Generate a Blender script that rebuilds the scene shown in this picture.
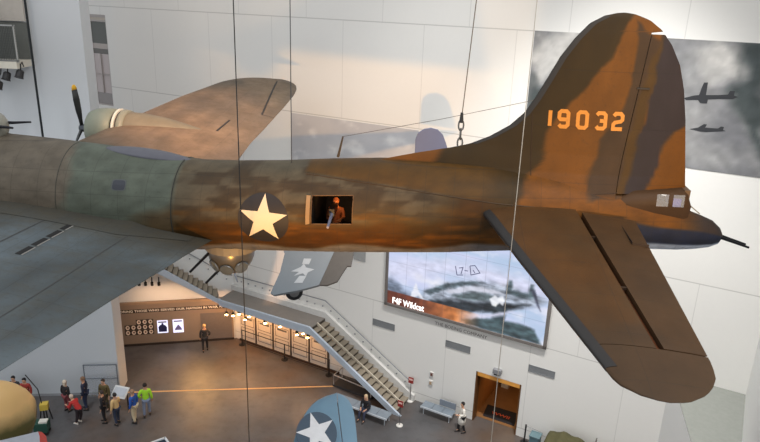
import bpy, bmesh, math, random
from mathutils import Vector, Matrix, noise, geometry
random.seed(4)
for o in list(bpy.data.objects): bpy.data.objects.remove(o)
C = bpy.context.scene.collection
R = math.radians
# ---------------------------------------------------------------- camera
F = 663.43; PITCH = R(18.83); ROLL = R(2.012); CAM = Vector((0, 0, 20))
_fw = Vector((0, math.cos(PITCH), -math.sin(PITCH))); _u0 = Vector((0, math.sin(PITCH), math.cos(PITCH))); _r0 = Vector((1, 0, 0))
_rt = math.cos(ROLL)*_r0 + math.sin(ROLL)*_u0; _up = -math.sin(ROLL)*_r0 + math.cos(ROLL)*_u0
cd = bpy.data.cameras.new('camera'); cam = bpy.data.objects.new('camera', cd); C.objects.link(cam)
cd.sensor_width = 36; cd.lens = F/760*36; cd.clip_end = 300
cam.matrix_world = Matrix(((_rt.x, _up.x, -_fw.x, CAM.x), (_rt.y, _up.y, -_fw.y, CAM.y), (_rt.z, _up.z, -_fw.z, CAM.z), (0, 0, 0, 1)))
bpy.context.scene.camera = cam
# ---------------------------------------------------------------- world, big lights, exposure
sc = bpy.context.scene
sc.view_settings.view_transform = 'Standard'; sc.view_settings.look = 'None'
sc.view_settings.gamma = 1; sc.view_settings.use_curve_mapping = False
sc.view_settings.exposure = 1.1
w = bpy.data.worlds.new('world'); sc.world = w; w.use_nodes = True
w.node_tree.nodes['Background'].inputs[0].default_value = (.93, .96, 1, 1)
w.node_tree.nodes['Background'].inputs[1].default_value = .40
def area(name, loc, target, size, power, col=(1, 1, 1), sy=None):
    l = bpy.data.lights.new(name, 'AREA'); l.energy = power; l.color = col; l.size = size
    if sy: l.shape = 'RECTANGLE'; l.size_y = sy
    o = bpy.data.objects.new(name, l); C.objects.link(o); o.location = loc
    o.rotation_euler = (Vector(target)-Vector(loc)).to_track_quat('-Z', 'Y').to_euler(); return o
def spot(name, loc, target, power, col, ang=40, blend=.6, rad=.15):
    l = bpy.data.lights.new(name, 'SPOT'); l.energy = power; l.color = col; l.spot_size = R(ang); l.spot_blend = blend; l.shadow_soft_size = rad
    o = bpy.data.objects.new(name, l); C.objects.link(o); o.location = loc
    o.rotation_euler = (Vector(target)-Vector(loc)).to_track_quat('-Z', 'Y').to_euler(); return o
area('skylight', (-17, 8, 33), (-13, 24, 8), 12, 420, (.84, .93, 1))
area('ceiling_lights', (9, 4, 32), (10, 26, 6), 9, 1300, (1, .96, .9))
spot('wall_fill_light', (4, 1, 31), (3, 28, 12), 500, (1, .98, .95), 46, 1.0, 2.0)  # added fill spot, unseen, brightens the middle of the back wall
for a_, b_, p_ in (((0.5, 20.5, 32), (0.5, 30.2, -2), 3200), ((6.5, 17.5, 30), (8, 27.0, 0), 11500), ((9.6, 15.0, 30), (11.5, 24.5, 1), 1500)):
    spot('wall_fill_light', a_, b_, p_, (1, .985, .96), 56, .9, .6)  # added fill spots out of view, lift the lower back wall
spot('left_wall_light', (-7, 9, 31), (-13.5, 37, 16), 900, (1, .66, .4), 26, .8, .4)
spot('crowd_fill_light', (-14.5, 22, 27), (-12.5, 27, 0), 3000, (.95, .98, 1), 48, 1.0, .5)  # added fill spot, unseen, brightens the floor and visitors at left
spot('wing_track_light', (-2, 6, 30), (-6.5, 23.5, 15), 20000, (1, .58, .34), 19, .7, .3)
spot('flank_track_light', (-1.0, -1.0, 11.5), (-1.2, 14.5, 13.9), 7400, (1, .5, .1), 29, .9, .3)
spot('tail_track_light', (9, -2, 16), (5.0, 13.5, 17.8), 3600, (1, .6, .24), 32, .9, .3)
# ---------------------------------------------------------------- pixel helpers (real distances)
def ray(x, y): return _fw + _rt*((x-380)/F) - _up*((y-221)/F)
def PY(x, y, Y): d = ray(x, y); return CAM + d*(Y/d.y)
def PZ(x, y, z): d = ray(x, y); return CAM + d*((z-20)/d.z)
def PP(x, y, P, n): d = ray(x, y); return CAM + d*((P-CAM).dot(n)/d.dot(n))
# back wall frame: u along the wall, n towards the hall, z up
AL = R(61); WU = Vector((math.sin(AL), -math.cos(AL), 0)); WN = Vector((-math.cos(AL), -math.sin(AL), 0))
W0 = PZ(472, 419.8, 0)
def WF(u, n, z): return W0 + WU*u + WN*n + Vector((0, 0, z))
def PW(x, y, off=0):
    P = PP(x, y, W0+WN*off, WN); return ((P-W0).dot(WU), P.z)
WM = Matrix(((WU.x, -WN.x, 0, W0.x), (WU.y, -WN.y, 0, W0.y), (0, 0, 1, 0), (0, 0, 0, 1)))   # x=u, y=away, z
# exhibit wall frame
E0 = WF(-15.35, .04, 0); E1 = WF(-19.95, 4.04, 0)
ED = (E1-E0).normalized(); EN = Vector((ED.y, -ED.x, 0)); EN = EN if EN.dot(-E0) > 0 else -EN
def EF(s, n, z): return E0 + ED*s + EN*n + Vector((0, 0, z))
# ---------------------------------------------------------------- colour / material helpers
def lin(c):
    return tuple(((v/255)/12.92 if v/255 <= .04045 else ((v/255+.055)/1.055)**2.4) for v in c[:3])
class NT:
    def __init__(s, m): s.t = m.node_tree; s.b = s.t.nodes['Principled BSDF']
    def n(s, typ, **kw):
        x = s.t.nodes.new(typ)
        for k, v in kw.items(): setattr(x, k, v)
        return x
    def l(s, a, b): s.t.links.new(a, b)
    def val(s, x, sock):
        if isinstance(x, (int, float)): sock.default_value = x
        elif isinstance(x, tuple): sock.default_value = (*x, 1) if len(x) == 3 else x
        else: s.l(x, sock)
    def m(s, op, a, b=0, c=0):
        x = s.n('ShaderNodeMath', operation=op)
        s.val(a, x.inputs[0]); s.val(b, x.inputs[1]); s.val(c, x.inputs[2]); return x.outputs[0]
    def mix(s, f, a, b, mode='MIX'):
        x = s.n('ShaderNodeMix', data_type='RGBA', blend_type=mode)
        s.val(f, x.inputs[0]); s.val(a, x.inputs[6]); s.val(b, x.inputs[7]); return x.outputs[2]
    def noise(s, vec, scale, detail=4, rough=.55):
        x = s.n('ShaderNodeTexNoise'); x.inputs['Scale'].default_value = scale; x.inputs['Detail'].default_value = detail; x.inputs['Roughness'].default_value = rough
        s.l(vec, x.inputs['Vector']); return x.outputs[0]
    def ramp(s, f, a, b):
        x = s.n('ShaderNodeMapRange'); s.val(f, x.inputs[0]); x.inputs[1].default_value = a; x.inputs[2].default_value = b; return x.outputs[0]
    def obj(s): return s.n('ShaderNodeTexCoord').outputs['Object']
    def sep(s, v): x = s.n('ShaderNodeSeparateXYZ'); s.l(v, x.inputs[0]); return x.outputs
    def bump(s, h, st, d=.02):
        x = s.n('ShaderNodeBump'); x.inputs['Strength'].default_value = st; x.inputs['Distance'].default_value = d; s.l(h, x.inputs['Height']); s.l(x.outputs[0], s.b.inputs['Normal'])
def newmat(name, rough=.6, metal=0, spec=.5):
    m = bpy.data.materials.new(name); m.use_nodes = True; t = NT(m)
    t.b.inputs['Roughness'].default_value = rough; t.b.inputs['Metallic'].default_value = metal; t.b.inputs['Specular IOR Level'].default_value = spec
    return m, t
_mc = {}
def mat(col, rough=.6, metal=0, amt=.12, scale=6, spec=.4):
    k = (col, rough, metal, amt, scale)
    if k in _mc: return _mc[k]
    m, t = newmat('surface', rough, metal, spec); c = lin(col)
    f = t.noise(t.obj(), scale)
    t.l(t.mix(f, tuple(v*(1-amt) for v in c), tuple(min(1, v*(1+amt)) for v in c)), t.b.inputs['Base Color'])
    _mc[k] = m; return m
def emit(col, st):
    m, t = newmat('glow'); t.val(lin(col), t.b.inputs['Base Color']); t.val(lin(col), t.b.inputs['Emission Color']); t.b.inputs['Emission Strength'].default_value = st; return m
def glassmat(col=(215, 220, 225), alpha=.35, rough=.08):
    m, t = newmat('glass', rough); t.val(lin(col), t.b.inputs['Base Color']); t.b.inputs['Alpha'].default_value = alpha; return m
# ---------------------------------------------------------------- mesh helpers
def obj(name, verts, faces, m=None, parent=None, smooth=False, cols=None, mi=None):
    me = bpy.data.meshes.new(name); me.from_pydata([tuple(v) for v in verts], [], faces)
    ms = m if isinstance(m, (list, tuple)) else [m]
    for x in ms:
        if x: me.materials.append(x)
    if mi: me.polygons.foreach_set('material_index', mi)
    if smooth: me.polygons.foreach_set('use_smooth', [True]*len(me.polygons))
    if cols:
        a = me.color_attributes.new('Col', 'FLOAT_COLOR', 'POINT')
        a.data.foreach_set('color', [x for c in cols for x in (c[0], c[1], c[2], 1)])
    me.update()
    o = bpy.data.objects.new(name, me); C.objects.link(o)
    if parent: o.parent = parent
    return o
class MB:
    def __init__(s): s.v = []; s.f = []
    def add(s, v, f): b = len(s.v); s.v += [Vector(x) for x in v]; s.f += [tuple(i+b for i in q) for q in f]; return s
    def box(s, c, d, rz=0, M=None):
        x, y, z = d[0]/2, d[1]/2, d[2]/2; m = Matrix.Rotation(rz, 3, 'Z') if M is None else M; c = Vector(c)
        v = [c + m @ Vector(p) for p in ((-x, -y, -z), (x, -y, -z), (x, y, -z), (-x, y, -z), (-x, -y, z), (x, -y, z), (x, y, z), (-x, y, z))]
        return s.add(v, [(0, 3, 2, 1), (4, 5, 6, 7), (0, 1, 5, 4), (1, 2, 6, 5), (2, 3, 7, 6), (3, 0, 4, 7)])
    def hexa(s, a, b):   # two quads (4 pts each)
        return s.add(list(a)+list(b), [(0, 3, 2, 1), (4, 5, 6, 7), (0, 1, 5, 4), (1, 2, 6, 5), (2, 3, 7, 6), (3, 0, 4, 7)])
    def tube(s, pts, r, n=8, cap=True):
        pts = [Vector(p) for p in pts]; rs = r if isinstance(r, (list, tuple)) else [r]*len(pts); rings = []
        for i, p in enumerate(pts):
            d = (pts[min(i+1, len(pts)-1)]-pts[max(i-1, 0)]).normalized()
            a = d.cross(Vector((0, 0, 1)) if abs(d.z) < .9 else Vector((1, 0, 0))).normalized(); b = d.cross(a)
            rings.append([p+(a*math.cos(t)+b*math.sin(t))*rs[i] for t in [2*math.pi*k/n for k in range(n)]])
        return s.rings(rings, cap)
    def rings(s, rings, cap=True):
        n = len(rings[0]); v = [p for q in rings for p in q]
        f = [(i*n+k, i*n+(k+1) % n, (i+1)*n+(k+1) % n, (i+1)*n+k) for i in range(len(rings)-1) for k in range(n)]
        if cap: f += [tuple(range(n-1, -1, -1)), tuple(range((len(rings)-1)*n, len(rings)*n))]
        return s.add(v, f)
    def lathe(s, c, ax, prof, n=24, cap=True):
        c = Vector(c); ax = Vector(ax).normalized(); a = ax.cross(Vector((0, 0, 1)) if abs(ax.z) < .9 else Vector((1, 0, 0))).normalized(); b = ax.cross(a)
        return s.rings([[c+ax*x+(a*math.cos(t)+b*math.sin(t))*max(r, .001) for t in [2*math.pi*k/n for k in range(n)]] for x, r in prof], cap)
    def ball(s, c, r, n=16, m=10):
        rr = r if isinstance(r, (tuple, list)) else (r, r, r); c = Vector(c)
        return s.rings([[c+Vector((rr[0]*math.sin(a)*math.cos(t), rr[1]*math.sin(a)*math.sin(t), rr[2]*math.cos(a))) for t in [2*math.pi*k/n for k in range(n)]] for a in [max(.02, min(math.pi-.02, math.pi*i/m)) for i in range(m, -1, -1)]])
    def prism(s, poly, ex):   # planar polygon extruded along vector
        n = len(poly); ex = Vector(ex); p = [Vector(q) for q in poly]
        return s.add(p+[q+ex for q in p], [tuple(range(n-1, -1, -1)), tuple(range(n, 2*n))]+[(i, (i+1) % n, n+(i+1) % n, n+i) for i in range(n)])
    def o(s, name, m, parent=None, smooth=False): return obj(name, s.v, s.f, m, parent, smooth)
def smooth_by_angle(o, deg=40):
    bm = bmesh.new(); bm.from_mesh(o.data)
    for f in bm.faces: f.smooth = True
    for e in bm.edges:
        if len(e.link_faces) == 2 and e.calc_face_angle(0) > R(deg): e.smooth = False
    bm.to_mesh(o.data); bm.free(); return o
def fixn(o):
    bm = bmesh.new(); bm.from_mesh(o.data); bmesh.ops.recalc_face_normals(bm, faces=bm.faces); bm.to_mesh(o.data); bm.free(); return o
def thing(name, label, cat, loc=(0, 0, 0), rz=0, group=None, M=None):
    o = bpy.data.objects.new(name, None); C.objects.link(o); o.empty_display_size = .1
    if M is not None: o.matrix_world = M
    else: o.location = loc; o.rotation_euler = (0, 0, rz)
    tag(o, label, cat, group); return o
def tag(o, label, cat, group=None):
    o['label'] = label; o['category'] = cat
    if group: o['group'] = group
    return o
def struct(o): o['kind'] = 'structure'; return o
def strokes(paths, wd):
    """thick polylines in 2-D -> verts (x,y), faces"""
    V = []; Fc = []
    for pts, closed in paths:
        n = len(pts); L = []; Rr = []
        for i in range(n):
            p = Vector(pts[i])
            a = Vector(pts[i-1]) if (i > 0 or closed) else None; b = Vector(pts[(i+1) % n]) if (i < n-1 or closed) else None
            d1 = (p-a).normalized() if a is not None else (b-p).normalized(); d2 = (b-p).normalized() if b is not None else d1
            n1 = Vector((-d1.y, d1.x)); n2 = Vector((-d2.y, d2.x)); mm = (n1+n2).normalized(); k = wd/2/max(.4, mm.dot(n1))
            L.append(p+mm*k); Rr.append(p-mm*k)
        b0 = len(V); V += L+Rr
        for i in range(n if closed else n-1): j = (i+1) % n; Fc.append((b0+i, b0+n+i, b0+n+j, b0+j))
    return V, Fc
def text2d(s, size=1, bold=0):
    cu = bpy.data.curves.new('t', 'FONT'); cu.body = s; cu.size = size; cu.resolution_u = 2; cu.offset = bold
    o = bpy.data.objects.new('t', cu); C.objects.link(o)
    dg = bpy.context.evaluated_depsgraph_get(); me = bpy.data.meshes.new_from_object(o.evaluated_get(dg))
    v = [Vector((p.co.x, p.co.y)) for p in me.vertices]; f = [tuple(p.vertices) for p in me.polygons]
    bpy.data.objects.remove(o); bpy.data.curves.remove(cu); bpy.data.meshes.remove(me)
    x0 = min(p.x for p in v); x1 = max(p.x for p in v)
    return [Vector((p.x-x0, p.y)) for p in v], f, x1-x0
def words2d(st_, bold=0):
    out = []; done = ''
    for wd_ in st_.split(' '):
        v_, f_, w1 = text2d(wd_, 1, bold); _, _, w2 = text2d(done+wd_, 1, bold); out.append(([Vector((p.x+w2-w1, p.y)) for p in v_], f_)); done += wd_+' '
    return out, w2
def star2d(r, k=.382, rot=0): return [(r*(1 if i % 2 == 0 else k)*math.sin(rot+i*math.pi/5), r*(1 if i % 2 == 0 else k)*math.cos(rot+i*math.pi/5)) for i in range(10)]
def inpoly(x, y, P):
    c = False; j = len(P)-1
    for i in range(len(P)):
        if (P[i][1] > y) != (P[j][1] > y) and x < (P[j][0]-P[i][0])*(y-P[i][1])/(P[j][1]-P[i][1])+P[i][0]: c = not c
        j = i
    return c
def segd(x, y, P):
    best = 1e9
    for i in range(len(P)):
        ax, ay = P[i-1]; bx, by = P[i]; dx, dy = bx-ax, by-ay; t = max(0, min(1, ((x-ax)*dx+(y-ay)*dy)/(dx*dx+dy*dy+1e-12)))
        best = min(best, math.hypot(x-ax-t*dx, y-ay-t*dy))
    return best
def soft(x, y, P, e): d = segd(x, y, P); s = d if inpoly(x, y, P) else -d; return max(0, min(1, .5+s/e/2))
def lerp3(a, b, t): return tuple(a[i]+(b[i]-a[i])*t for i in range(3))
def fb(x, y, z=0, oc=4): return noise.fractal(Vector((x, y, z)), 1.0, 2.0, oc)
def interp(tab, x):
    if x <= tab[0][0]: return tab[0][1]
    for (a, b), (c, d) in zip(tab, tab[1:]):
        if x <= c: return b+(d-b)*(x-a)/(c-a)
    return tab[-1][1]
# ================================================================ SETTING
# floor
m_floor, t = newmat('polished_concrete', .38, 0, .5); P = t.obj()
n1 = t.noise(P, .35, 6, .6); n2 = t.noise(P, 2.2, 5, .6); n3 = t.noise(P, .16, 3)
c = t.mix(t.ramp(n1, .35, .68), lin((92, 91, 92)), lin((72, 70, 71)))
c = t.mix(t.m('MULTIPLY', t.ramp(n3, .45, .62), .8), c, lin((90, 70, 54)))
c = t.mix(t.m('MULTIPLY', t.ramp(n2, .5, .75), .35), c, lin((54, 51, 50)))
t.l(c, t.b.inputs['Base Color']); t.l(t.m('MULTIPLY_ADD', n2, .3, .28), t.b.inputs['Roughness'])
struct(MB().box((0, 22, -.15), (90, 70, .3)).o('floor', m_floor))
# walls: plaster with panel joints
m_wall, t = newmat('wall_panels', .55, 0, .3); P = t.obj(); s = t.sep(P)
def jline(t, v, per, off, wd):
    return t.m('LESS_THAN', t.m('ABSOLUTE', t.m('SUBTRACT', t.m('PINGPONG', t.m('SUBTRACT', v, off), per/2), 0)), wd)
row = t.m('FLOOR', t.m('DIVIDE', t.m('SUBTRACT', s[2], .47), 4.59))
hz = jline(t, s[2], 4.59, .47, .022)
vx = jline(t, t.m('ADD', s[0], t.m('MULTIPLY', t.m('MODULO', row, 2), 2.1)), 4.2, -8.0-2.1*1, .017)
line = t.m('MAXIMUM', t.m('MULTIPLY', hz, .4), t.m('MULTIPLY', vx, .22))
n1 = t.noise(P, .25, 3); n2 = t.noise(P, 6, 4)
c = t.mix(n1, lin((222, 220, 216)), lin((230, 227, 221))); c = t.mix(t.m('MULTIPLY', n2, .1), c, lin((190, 186, 180)))
c = t.mix(line, c, lin((120, 115, 110))); t.l(c, t.b.inputs['Base Color'])
m_plain, t = newmat('plaster', .6, 0, .3); P = t.obj()
c = t.mix(t.noise(P, .3, 4), lin((216, 216, 214)), lin((226, 225, 221))); t.l(c, t.b.inputs['Base Color'])
def wallobj(name, mb, m=None):
    o = mb.o(name, m or m_wall); o.matrix_world = WM; return struct(fixn(o))
mb = MB(); TOP = 27
def wb(mb, u0, u1, z0, z1, y0=0, y1=.4): return mb.box(((u0+u1)/2, (y0+y1)/2, (z0+z1)/2), (abs(u1-u0), y1-y0, z1-z0))
# back wall with the doorway and, at its far end, the window slot
wb(mb, -15.4, 0.03, 0, TOP); wb(mb, .03, 2.24, 2.78, TOP); wb(mb, 2.24, 12.5, 0, TOP)
wb(mb, -24.40, -15.4, 6.5, TOP); wb(mb, -25.95, -24.40, 18.35, TOP); wb(mb, -25.95, -24.40, 6.5, 13.05); wb(mb, -34, -25.95, 6.5, TOP)
wallobj('wall_back', mb)
mb = MB(); wb(mb, 11.2, 11.6, 0, TOP, -14, 0)
mb.box((19, -14.2, 10.5), (15.6, .4, 21)); wallobj('wall_right', mb, m_plain)
# projecting ledge box in the right corner
mb = MB(); A = [(8.45, 0), (11.2, 0), (11.2, -6.5), (10.2, -6.5)]
mb.add([(x, y, 0) for x, y in A]+[(x, y, 5.43) for x, y in A], [(0, 1, 2, 3), (0, 4, 5, 1), (1, 5, 6, 2), (2, 6, 7, 3), (3, 7, 4, 0)])
wallobj('wall_bulkhead', mb, m_plain)
m_ledge = mat((132, 134, 128), .7)
mb = MB(); mb.add([(x, y, 5.43) for x, y in A]+[(x, y, 5.46) for x, y in A], [(0, 1, 2, 3), (4, 7, 6, 5), (0, 4, 5, 1), (1, 5, 6, 2), (2, 6, 7, 3), (3, 7, 4, 0)])
wallobj('trim_ledge', mb, m_ledge)
# exhibit side wall below, bending towards the hall
mb = MB(); mb.hexa([EF(0, 0, 0), EF(9, 0, 0), EF(9, -.4, 0), EF(0, -.4, 0)], [EF(0, 0, 7.5), EF(9, 0, 7.5), EF(9, -.4, 7.5), EF(0, -.4, 7.5)])
struct(fixn(mb.o('wall_exhibit', m_plain)))
# left pillar
pb = PZ(121, 394, 0); pa = PZ(0, 397, 0); pd = (pb-pa).normalized(); pn = Vector((pd.y, -pd.x, 0))
rr = pb+Vector((-.136, 1.27, 0)); poly = [pb-pd*14, pb, rr, rr+Vector((-1.6, 2.5, 0)), pb-pd*14+Vector((0, 3, 0))]
m_pillar, t = newmat('pillar_plaster', .6, 0, .3); P = t.obj()
c = t.mix(t.noise(P, .3, 4), lin((184, 189, 193)), lin((196, 199, 202))); t.l(c, t.b.inputs['Base Color'])
struct(fixn(MB().prism(poly, (0, 0, TOP)).o('wall_left', m_pillar)))
struct(MB().prism([pb-pd*12-pn*.01, pb-pn*.01, pb+pn*.012, pb-pd*12+pn*.012], (0, 0, .14)).o('baseboard_left', mat((150, 152, 155), .5)))
# floor strip
a = PZ(139, 392, 0); b = PZ(341, 386, 0); d = (b-a).normalized(); nn = Vector((-d.y, d.x, 0))*.05; a = a-d*.6
struct(MB().prism([a-nn, b-nn, b+nn, a+nn], (0, 0, .006)).o('trim_1', mat((200, 160, 112), .7)))
# tall slot window at the far end of the back wall
win = bpy.data.objects.new('window_1', None); C.objects.link(win); win.matrix_world = WM; struct(win)
fr = MB()
for u0, u1, z0, z1 in ((-25.95, -25.89, 13.05, 18.35), (-24.45, -24.40, 13.05, 18.35), (-25.95, -24.40, 18.2, 18.35), (-25.95, -24.40, 13.05, 13.12), (-25.95, -24.40, 17.95, 18.05), (-25.2, -25.16, 13.8, 16.1), (-25.95, -24.40, 14.9, 14.93)):
    wb(fr, u0, u1, z0, z1, .02, .1)
fr.o('window_frame', mat((168, 160, 156), .5), win)
for z0, z1, col in ((16.7, 17.95, (84, 86, 82)), (16.4, 16.7, (170, 160, 154)), (16.1, 16.4, (96, 92, 88)), (13.8, 16.1, (186, 174, 172)), (13.1, 13.8, (140, 134, 132)), (18.0, 18.25, (200, 190, 176))):
    wb(MB(), -25.91, -24.43, z0, z1, .1, .14).o('pane', mat(col, .25, 0, .06), win)
# doorway
dr = bpy.data.objects.new('door_1', None); C.objects.link(dr); dr.matrix_world = WM; struct(dr)
fr = MB(); wb(fr, .0, .07, 0, 2.8, -.02, .42); wb(fr, 2.2, 2.27, 0, 2.8, -.02, .42)
fr.o('door_jamb', mat((96, 62, 30), .5), dr)
wb(MB(), .07, 2.2, 2.58, 2.8, .0, .42).o('door_lintel', mat((214, 150, 70), .45), dr)
m_ply = mat((150, 98, 48), .5, 0, .2, 3)
mb = MB(); wb(mb, -.35, 0, 0, 2.9, .4, 5.2); wb(mb, 2.9, 3.2, 0, 2.9, .4, 5.2); wb(mb, -.35, 3.2, 0, 2.9, 5.2, 5.4); wb(mb, -.35, 3.2, 2.9, 3.1, .4, 5.4)
wallobj('wall_vestibule', mb, m_ply)
mb = MB(); wb(mb, 0, 2.9, 0, .012, .42, 5.2); wallobj('trim_vestibule_floor', mb, mat((128, 92, 58), .4, 0, .25, 2))
spot('vestibule_lamp', WF(1.4, -2.0, 2.8), WF(1.4, -2.2, 0), 42, (1, .6, .26), 150, .8, .2)
# ================================================================ WALL FITTINGS
m_grey = mat((120, 122, 124), .6)
for (x0, y0, x1, y1), lab in (((373, 319, 395, 325), 'grey wall vent above the stairs, left of the wall lettering'), ((446, 340, 471, 347), 'grey wall vent above the bench, below the screen'), ((529, 364.5, 556, 371), 'grey wall vent up and right of the orange doorway')):
    u0, zt = PW(x0, y0); u1, _ = PW(x1, (y0+y1)/2); zc = 3.82
    v = thing('wall_vent', lab, 'vent', M=WM @ Matrix.Translation((0, 0, 0)), group=None)
    f = MB(); wb(f, u0, u1, zc-.18, zc-.15, -.03, .0); wb(f, u0, u1, zc+.15, zc+.18, -.03, 0); wb(f, u0, u0+.03, zc-.18, zc+.18, -.03, 0); wb(f, u1-.03, u1, zc-.18, zc+.18, -.03, 0)
    f.o('vent_frame', m_grey, v)
    g = MB()
    for k in range(7): wb(g, u0+.03, u1-.03, zc-.15+k*.043, zc-.118+k*.043, -.02, 0)
    g.o('louvre', mat((128, 130, 132), .6), v)
u0, zt = PW(354, 251); u1, zb = PW(365.5, 262)
v = thing('wall_vent', 'pale grey vent left of the big screen, just under the bomber fuselage', 'vent', M=WM)
f = MB(); wb(f, u0, u1, zb, zb+.9, -.03, 0); f.o('vent_frame', mat((160, 160, 158), .6), v)
# video screen
scr = thing('video_screen', 'large wall video screen showing a grey photograph of a fighter plane', 'screen', M=WM)
fr = MB(); S0, S1, SZ0, SZ1 = -5.17, 3.21, 5.05, 9.75
wb(fr, S0, S1, SZ0, SZ0+.14, -.16, 0); wb(fr, S0, S1, SZ1-.14, SZ1, -.16, 0); wb(fr, S0, S0+.14, SZ0, SZ1, -.16, 0); wb(fr, S1-.14, S1, SZ0, SZ1, -.16, 0)
fr.o('bezel', mat((112, 106, 102), .5), scr)
def pxp(L, off=.1): return [PW(x, y, off) for x, y in L]
polys = [(pxp([(385, 262), (430, 258), (470, 262), (520, 276), (548, 288), (548, 300), (500, 286), (450, 275), (385, 278)]), (214, 216, 240), .3),
 (pxp([(385, 280), (392, 279), (398, 284), (404, 291), (414, 297), (420, 297), (424, 301), (424, 316), (385, 304)]), (98, 108, 126), .2),
 (pxp([(418, 300), (425, 290), (445, 284), (470, 281), (492, 283), (515, 289), (537, 297), (547, 302), (540, 306), (515, 309), (480, 311), (450, 309)]), (150, 158, 172), .14),
 (pxp([(424, 291), (445, 284), (468, 281), (486, 283), (470, 285), (448, 288), (430, 295)]), (78, 92, 100), .06),
 (pxp([(444, 291), (462, 287), (480, 286.5), (494, 290), (505, 295), (490, 293), (468, 291), (452, 294)]), (206, 208, 222), .05),
 (pxp([(452, 296), (470, 292), (485, 293), (500, 299), (486, 301), (462, 300)]), (88, 102, 106), .08),
 (pxp([(430, 300), (450, 300), (475, 302), (500, 303), (530, 305), (515, 309), (495, 312), (472, 312), (452, 309), (436, 306)]), (34, 40, 46), .1),
 (pxp([(508, 281), (512, 281), (513, 290), (528, 294), (531, 285), (534, 285), (536, 299), (520, 298), (506, 293)]), (66, 80, 86), .07),
 (pxp([(531, 289), (535, 291), (541, 312), (537, 306)]), (58, 60, 78), .05),
 (pxp([(493, 309), (507, 309), (504, 322), (497, 324), (491, 317)]), (44, 56, 62), .08),
 (pxp([(462, 319), (478, 317), (500, 320), (520, 324), (534, 330), (541, 345), (520, 340), (490, 331), (466, 324)]), (58, 76, 80), .08),
 (pxp([(409, 299), (413, 289), (416, 283), (419, 292), (426, 302), (418, 296)]), (236, 238, 248), .04),
 (pxp([(490, 299), (495, 295), (498, 298), (503, 296), (505, 301), (503, 306), (499, 303), (496, 307), (492, 305)]), (240, 242, 250), .04),
 (pxp([(436, 311), (455, 312), (490, 314), (512, 311), (503, 316), (470, 319), (455, 319)]), (218, 218, 240), .08)]
barp = pxp([(386, 289), (484, 315), (484, 330), (386, 303)])
nu, nz = 200, 112; V = []; cols = []
ub, _ = PW(480, 320, .1); ua = S0
zbar = PW(388.5, 290, .1)[1]
for j in range(nz+1):
    for i in range(nu+1):
        u = S0+.14+(S1-S0-.28)*i/nu; z = SZ0+.14+(SZ1-SZ0-.28)*j/nz; V.append((u, -.1, z))
        st = fb(u*.35, z*2.2, 1.7); c = lerp3((206, 212, 242), (178, 200, 228), max(0, min(1, .5+st*.9)))
        c = lerp3(c, (236, 236, 248), max(0, min(1, fb(u*.7, z*1.1, 5)*1.4)))
        jx, jz = .05*fb(u*3, z*3, 2), .05*fb(u*3, z*3, 8)
        for Pp, cc, e in polys:
            s_ = soft(u+jx, z+jz, Pp, e)
            if s_ > 0:
                k = 1+(.5 if cc[0] < 180 else .1)*fb(u*2.0, z*5.0, 11, 5); c = lerp3(c, tuple(max(0, min(255, q*k)) for q in cc), s_*.92)
        if z < zbar:
            f_ = max(0, min(1, (ub-u)/1.3)); g = max(0, min(1, (u-ua-1.7)/2.2))
            k = 1+.25*fb(u*3, z*3, 4)
            c = lerp3(c, tuple(q*k for q in lerp3((104, 54, 40), (196, 120, 66), g)), f_)
        cols.append(lin(c))
m_scr, t = newmat('screen_picture', .3); at = t.n('ShaderNodeAttribute', attribute_name='Col')
P = t.obj(); s = t.sep(P); gl = t.m('MAXIMUM', jline(t, s[0], 1.0175, S0+.14, .014), jline(t, s[2], 1.15, SZ0+.14, .012))
c = t.mix(t.m('MULTIPLY', gl, .28), at.outputs['Color'], (.08, .07, .1)); t.val((.02, .02, .02), t.b.inputs['Base Color']); t.l(c, t.b.inputs['Emission Color']); t.b.inputs['Emission Strength'].default_value = .46
Fq = [(j*(nu+1)+i, j*(nu+1)+i+1, (j+1)*(nu+1)+i+1, (j+1)*(nu+1)+i) for j in range(nz) for i in range(nu)]
obj('display', V, Fq, m_scr, scr, cols=cols)
m_white_e = emit((255, 250, 245), .62)
v2, f2, wd = text2d('F4F Wildcat', 1, .022); u0, z0 = PW(392.5, 300.3, .1); u1, _ = PW(424, 308.6, .1); k = (u1-u0)/wd
obj('caption', [(u0+p.x*k, -.104, z0-.14+p.y*k*1.3) for p in v2], f2, m_white_e, scr)
mk = [([(455.5, 266), (457, 275)], 0), ([(457, 275), (463, 275)], 0), ([(459, 268), (463, 267.5), (461, 274)], 0), ([(464.5, 270.5), (468, 271)], 0), ([(470, 266), (475, 265.5), (480, 273), (471, 275), (470, 266)], 0), ([(473, 270), (475, 273)], 0)]
v2, f2 = strokes([([PW(x, y, .1) for x, y in L], False) for L, q in mk], .045)
obj('tail_code_mark', [(p.x, -.104, p.y) for p in v2], f2, emit((70, 72, 92), .6), scr)
# lettering under the screen
wl2, wd = words2d('THE BOEING COMPANY'); u0, z0 = PW(435, 323.8); u1, _ = PW(487, 339); k = (u1-u0)/wd
r = thing('wall_lettering', 'small grey capital lettering on the white wall under the screen', 'lettering', M=WM)
for v2, f2 in wl2: obj('word', [(u0+p.x*k, -.012, 4.66+p.y*k) for p in v2], f2, mat((112, 106, 100), .4, .3), r)
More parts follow.
